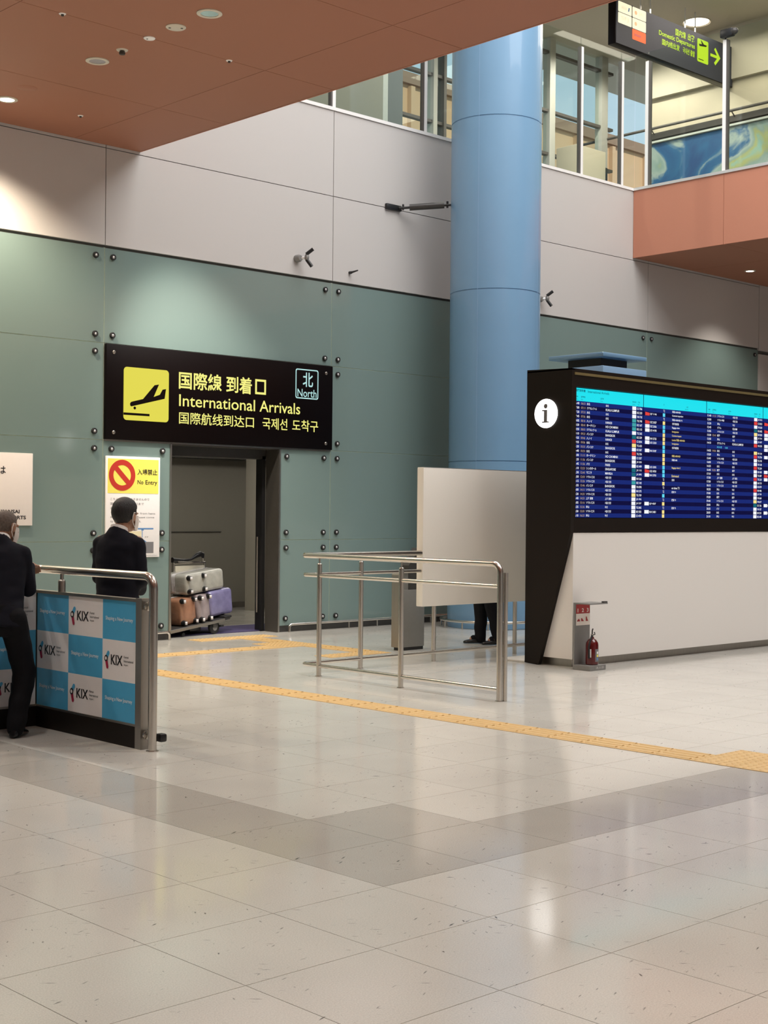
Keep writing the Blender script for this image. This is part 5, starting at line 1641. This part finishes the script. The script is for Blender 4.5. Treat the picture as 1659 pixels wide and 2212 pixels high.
def build_person(label, x, y, az, scale, lean, head_yaw, head_pitch, arms, legs, skin, hair, mask=True, jacket='cloth_navy', head_side=0.0):
    """arms: per side (elbow, wrist, finger direction) in local (r, f, z) metres; legs: per side (hip, knee, ankle, toe)"""
    g = Figure(label, x, y, az, scale)
    P, k = g.p, scale
    root = g.root
    ln = math.radians(lean)
    hz = 0.90

    def up(r, f, z):
        """upper body point, leaned about the hips"""
        dz = z - hz
        return P(r, f * math.cos(ln) + dz * math.sin(ln) - 0.0, hz + dz * math.cos(ln) - f * math.sin(ln))
    UR = g.R * k
    UF = (g.F * math.cos(ln) - Vector((0, 0, math.sin(ln)))) * k
    # ---- head frame
    hc = up(0, 0.015, 1.585) + g.F * 0.03 * k * (1 if lean else 0) + g.R * head_side
    ya = math.radians(az - head_yaw)
    HF = Vector((math.cos(ya), math.sin(ya), 0))
    HR = Vector((math.sin(ya), -math.cos(ya), 0))
    hp = math.radians(head_pitch)
    HFp = HF * math.cos(hp) - Vector((0, 0, math.sin(hp)))
    HU = HR.cross(HFp)
    rot = Matrix((HR, HFp, HU)).transposed()

    kh = k * 1.06

    def H(r, f, u):
        return hc + (HR * r + HFp * f + HU * u) * kh

    def hb(mb, r, f, u, rad):
        mb.ball(H(r, f, u), tuple(q * kh for q in rad), rot, 16, 12)
    b = MB()
    hb(b, 0, -0.012, 0.032, (0.074, 0.094, 0.088))
    hb(b, 0, 0.030, -0.020, (0.062, 0.066, 0.085))
    hb(b, 0, 0.045, -0.065, (0.048, 0.045, 0.042))
    hb(b, 0, 0.080, 0.030, (0.050, 0.018, 0.014))
    for s in (-1, 1):
        hb(b, s * 0.036, 0.070, -0.018, (0.024, 0.02, 0.018))
        hb(b, s * 0.077, -0.002, -0.002, (0.010, 0.022, 0.034))
        hb(b, s * 0.083, -0.012, 0.004, (0.007, 0.016, 0.026))
        hb(b, s * 0.014, 0.096, -0.025, (0.010, 0.010, 0.009))
    b.capsule(H(0, 0.090, 0.022), H(0, 0.106, -0.022), 0.010 * k, 0.014 * k)
    hb(b, 0, 0.090, -0.052, (0.024, 0.010, 0.007))
    hb(b, 0, 0.087, -0.064, (0.022, 0.010, 0.008))
    b.capsule(up(0, -0.012, 1.40), H(0, -0.022, -0.055), 0.060 * k, 0.056 * k)
    tr = Matrix((g.R, UF.normalized(), g.R.cross(UF.normalized()))).transposed()
    b.ball(up(0, 0, 1.26), (0.15 * k, 0.085 * k, 0.17 * k), tr)
    b.ball(up(0, 0, 1.02), (0.13 * k, 0.08 * k, 0.16 * k), tr)
    b.ball(P(0, 0, 0.90), (0.14 * k, 0.09 * k, 0.10 * k), tr)
    # ---- arms and hands of the body
    hands = []
    for s, (el, wr, fd, curl) in zip((-1, 1), arms):
        sh = up(s * 0.165, -0.005, 1.395)
        e, w_ = P(*el), P(*wr)
        b.capsule(sh, e, 0.042 * k, 0.036 * k)
        b.capsule(e, w_, 0.036 * k, 0.026 * k)
        b.capsule(up(0, 0, 1.36), sh, 0.06 * k, 0.045 * k)
        fdv = (g.R * fd[0] + g.F * fd[1] + Vector((0, 0, fd[2]))).normalized()
        hands.append((s, w_, fdv, curl))
    for (hip, kn, an, to) in legs:
        b.capsule(P(*hip), P(*kn), 0.070 * k, 0.052 * k)
        b.capsule(P(*kn), P(*an), 0.050 * k, 0.036 * k)
        b.capsule(P(*an), P(an[0] * 0.5 + to[0] * 0.5, an[1] * 0.5 + to[1] * 0.5, an[2] * 0.6), 0.036 * k, 0.03 * k)
    for s, w_, fdv, curl in hands:
        side = fdv.cross(Vector((0, 0, 1)))
        if side.length < 0.2:
            side = g.F.copy() * 1.0
        side.normalize()
        nrm = side.cross(fdv).normalized()      # back of the hand side
        if curl < 0:
            nrm = -nrm
        pc = w_ + fdv * 0.048 * k
        R3 = Matrix((side, fdv, nrm)).transposed()
        b.ball(pc, (0.040 * k, 0.052 * k, 0.017 * k), R3, 16, 10)
        b.capsule(w_, w_ + fdv * 0.03 * k, 0.026 * k, 0.028 * k)
        for q, (off, ln_) in enumerate(((-0.030, 0.066), (-0.010, 0.074), (0.010, 0.070), (0.029, 0.056))):
            a0 = pc + side * off * k + fdv * 0.042 * k
            c = abs(curl)
            d1 = (fdv * math.cos(c * 0.7) - nrm * math.sin(c * 0.7))
            d2 = (fdv * math.cos(c * 1.6) - nrm * math.sin(c * 1.6))
            a1 = a0 + d1 * ln_ * 0.5 * k
            a2 = a1 + d2 * ln_ * 0.5 * k
            b.limb([a0, a1, a2], [0.0095 * k, 0.0085 * k, 0.0075 * k], 8)
        ts = -side if s > 0 else side
        t0 = w_ + fdv * 0.025 * k + ts * 0.026 * k
        t1 = t0 + (ts * 0.6 + fdv * 0.75 - nrm * 0.3).normalized() * 0.038 * k
        t2 = t1 + (ts * 0.15 + fdv * 0.9 - nrm * 0.4).normalized() * 0.028 * k
        b.limb([t0, t1, t2], [0.012 * k, 0.0105 * k, 0.009 * k], 8)
    remeshed(b, 'body', skin, root, 0.0056, 4)
    # ---- eyes
    for s in (-1, 1):
        MB().ball(H(s * 0.032, 0.083, 0.008), (0.013 * k, 0.010 * k, 0.008 * k), rot, 10, 8).obj('eye', 'eye', root)
    # ---- jacket
    j = MB()
    rings = []
    for z, rx, ry, cf in ((0.80, 0.190, 0.132, 0.0), (0.88, 0.188, 0.132, 0.0), (1.00, 0.178, 0.122, 0.0), (1.12, 0.184, 0.124, 0.0), (1.26, 0.192, 0.126, -0.004), (1.36, 0.192, 0.116, -0.012), (1.405, 0.165, 0.098, -0.016), (1.45, 0.098, 0.078, -0.016), (1.48, 0.074, 0.066, -0.014)):
        dz = 0.0 if z < 1.40 else (z - 1.40) * 0.45
        rings.append((up(0, cf, z), UR * rx, UF * ry - Vector((0, 0, dz * k))))
    j.loft(rings, 24)
    for s, (el, wr, fd, curl) in zip((-1, 1), arms):
        sh = up(s * 0.163, -0.008, 1.375)
        e, w_ = P(*el), P(*wr)
        j.limb([up(s * 0.10, -0.01, 1.40), sh, e], [0.060 * k, 0.064 * k, 0.055 * k])
        j.limb([e, e.lerp(w_, 0.5), w_.lerp(e, 0.05)], [0.058 * k, 0.051 * k, 0.042 * k])
    remeshed(j, 'jacket', jacket, root, 0.011, 5, 0.008 * k, 10)
    # ---- collar of the shirt, standing out of the jacket
    cl = MB()
    nk0, nk1 = up(0, -0.014, 1.45), up(0, -0.012, 1.512)
    ax = (nk1 - nk0)
    r1_, f1_ = UR * 0.064, UF * 0.062 - Vector((0, 0, 0.022 * k))
    cl.loft([(nk0, r1_ * 1.25, f1_ * 1.2), (nk0 + ax * 0.4, r1_ * 1.10, f1_ * 1.10), (nk0 + ax * 0.85, r1_ * 1.04, f1_ * 1.04), (nk0 + ax * 0.9, r1_ * 0.95, f1_ * 0.95)], 24)
    cl.obj('shirt_collar', 'shirt', root)
    for s, w_, fdv, curl in hands:
        el = P(*(arms[0][0] if s < 0 else arms[1][0]))
        d_ = (w_ - el).normalized()
        MB().tube([w_ - d_ * 0.05 * k, w_ + d_ * 0.004 * k], 0.033 * k, 16).obj('shirt_cuff', 'shirt', root)
    # ---- trousers
    t = MB()
    t.loft([(P(0, -0.01, 0.76), UR * 0.165, g.F * 0.115 * k), (P(0, -0.005, 0.88), UR * 0.172, g.F * 0.122 * k), (P(0, 0, 1.0), UR * 0.165, g.F * 0.112 * k)], 24)
    for (hip, kn, an, to) in legs:
        a = P(*an)
        kk, hh = P(*kn), P(*hip)
        t.limb([hh, kk, kk.lerp(a, 0.5), Vector((a.x, a.y, max(a.z - 0.035 * k, 0.07)))], [0.106 * k, 0.088 * k, 0.080 * k, 0.072 * k])
    remeshed(t, 'trousers', 'cloth_black', root, 0.011, 5, 0.010 * k, 7)
    # ---- socks
    for (hip, kn, an, to) in legs:
        q0, q1 = P(an[0], an[1], 0.045), P(an[0], an[1], 0.15)
        MB().tube([q0, q1], 0.05 * k, 16, radii=[0.044 * k, 0.050 * k]).obj('sock', 'cloth_black', root)
        MB().ball(P(an[0] * 0.6 + to[0] * 0.4, an[1] * 0.6 + to[1] * 0.4, 0.062), 0.040 * k).obj('sock', 'cloth_black', root)
    # ---- shoes
    for (hip, kn, an, to) in legs:
        a, tt = P(an[0], an[1], 0), P(to[0], to[1], 0)
        d_ = (tt - a).normalized()
        sd = Vector((d_.y, -d_.x, 0))
        hl = a - d_ * 0.065 * k
        L_ = (tt - hl).length
        m = MB()
        rings = []
        for u, wd, h0, h1 in ((0.0, 0.024, 0.006, 0.055), (0.06, 0.034, 0.002, 0.085), (0.28, 0.036, 0.002, 0.098), (0.45, 0.038, 0.002, 0.075), (0.65, 0.046, 0.002, 0.054), (0.85, 0.042, 0.002, 0.042), (0.96, 0.026, 0.003, 0.032), (1.0, 0.012, 0.006, 0.022)):
            c = hl + d_ * L_ * u + Vector((0, 0, (h0 + h1) / 2 * k))
            rings.append((c, sd * wd * k, Vector((0, 0, (h1 - h0) / 2 * k))))
        m.loft(rings, 18)
        m.obj('shoe', 'shoe', root)
    # ---- hair: a cap over the skull, cut along the hairline
    hm = MB()
    cap = MB().ball((0, 0, 0), 1.0, None, 40, 28)
    young = hair == 'hair_black'
    rx, ry, rz, cz, cfw = (0.087, 0.108, 0.103, 0.034, -0.016) if young else (0.0765, 0.0965, 0.0905, 0.032, -0.012)
    keep = []
    for i, v in enumerate(cap.v):
        r, f, u = v[0] * rx, v[1] * ry + cfw, v[2] * rz + cz
        if f > 0.055:
            line = 0.070
        elif f > 0.0:
            line = 0.070 - (0.055 - f) / 0.055 * 0.045 if f > 0.02 else 0.0
        elif f > -0.045:
            line = -0.010 - (0.0 - f) * 1.2
        else:
            line = -0.078 if young else -0.060
        keep.append(u > line)
    loc = []
    for v in cap.v:
        r, f, u = v[0] * rx, v[1] * ry + cfw, v[2] * rz + cz
        if young:
            if u < -0.02:
                sh_ = 1 - (-0.02 - u) * 2.0
                r, f = r * sh_, (f + 0.01) * (1 - (-0.02 - u) * 0.6) - 0.01
            u += 0.006 * max(0, noise.noise(Vector((r * 40, f * 40, 1))))
            f2 = f
            if u > 0.08:
                u += 0.006
        loc.append(H(r, f, u))
    faces = [fc for fc in cap.f if all(keep[i] for i in fc)]
    used_ = sorted({i for fc in faces for i in fc})
    ix = {q: n for n, q in enumerate(used_)}
    hm.add([loc[i] for i in used_], [tuple(ix[i] for i in fc) for fc in faces])
    ho = hm.obj('hair', hair, root)
    so = ho.modifiers.new('thickness', 'SOLIDIFY')
    so.thickness = 0.006
    so.offset = -1
    # ---- face mask and its loops
    if mask:
        mk = MB()
        vs, fs = [], []
        nu, nv = 14, 8
        for i in range(nv + 1):
            u = 0.012 - 0.105 * i / nv
            bulge = math.sin(math.pi * (0.15 + 0.75 * i / nv))
            for q in range(nu + 1):
                a = math.radians(-82 + 164 * q / nu)
                rad_r, rad_f = 0.069 - 0.010 * max(0, i / nv - 0.5), 0.090 + 0.026 * bulge * math.cos(a) ** 2
                vs.append(H(rad_r * math.sin(a), rad_f * math.cos(a) + 0.012, u))
        for i in range(nv):
            for q in range(nu):
                fs.append((i * (nu + 1) + q, (i + 1) * (nu + 1) + q, (i + 1) * (nu + 1) + q + 1, i * (nu + 1) + q + 1))
        mk.add(vs, fs)
        mo = mk.obj('face_mask', 'mask_white', root)
        s2 = mo.modifiers.new('thickness', 'SOLIDIFY')
        s2.thickness = 0.003
        for s in (-1, 1):
            MB().tube([H(s * 0.070, 0.022, 0.006), H(s * 0.083, 0.004, 0.030), H(s * 0.088, -0.018, 0.030), H(s * 0.089, -0.030, 0.0), H(s * 0.082, -0.022, -0.035), H(s * 0.076, 0.0, -0.058), H(s * 0.070, 0.022, -0.075)], 0.0032, 8).obj('ear_loop', 'mask_white', mo)
    return root


STAND = [((-0.09, 0, 0.88), (-0.095, 0.02, 0.48), (-0.10, -0.01, 0.09), (-0.115, 0.20, 0)), ((0.09, 0, 0.88), (0.095, 0.02, 0.48), (0.10, -0.01, 0.09), (0.115, 0.20, 0))]
STRIDE = [((-0.085, 0, 0.88), (-0.09, -0.04, 0.48), (-0.09, -0.13, 0.09), (-0.10, 0.08, 0)), ((0.085, 0, 0.88), (0.09, 0.07, 0.48), (0.09, 0.07, 0.09), (0.10, 0.28, 0))]
FOLDED = [((-0.185, 0.03, 1.12), (-0.07, 0.20, 1.00), (0.8, 0.5, -0.3), 0.5), ((0.185, 0.03, 1.12), (0.07, 0.22, 1.01), (-0.8, 0.5, -0.3), 0.5)]
HANG = [((-0.225, -0.02, 1.12), (-0.215, 0.05, 0.87), (0.05, 0.1, -1), 0.5), ((0.225, -0.02, 1.12), (0.215, 0.05, 0.87), (-0.05, 0.1, -1), 0.5)]
# the older man, leaning on the corner of the barrier
build_person('older man with cropped grey hair in dark suit leaning on the barrier rail', 4.79, 8.965, 57, 0.94, 16, 37, 12,
             [((-0.28, 0.10, 1.08), (-0.20, 0.33, 1.27), (0.15, 1, -0.15), 0.8), ((0.20, 0.205, 1.085), (0.20, 0.375, 1.265), (0.40, 1, -0.12), 0.8)],
             [((-0.09, -0.02, 0.88), (-0.11, 0.03, 0.48), (-0.12, -0.06, 0.09), (-0.15, 0.13, 0)), ((0.10, -0.02, 0.88), (0.185, 0.10, 0.47), (0.13, 0.01, 0.09), (0.19, 0.19, 0))],
             'skin_dark', 'hair_grey', head_side=0.025)
# the young man behind the banner
build_person('young man with black hair in dark suit standing behind the banner barrier', 5.75, 8.96, 24, 0.975, 3, 5, 4, FOLDED, STAND, 'skin', 'hair_black', head_side=0.015)
# the man hidden behind the white board
build_person('person in black trousers and shoes mostly hidden behind the white board', 12.70, 11.60, 140, 1.0, 0, 0, 0, HANG, STRIDE, 'skin', 'hair_black')
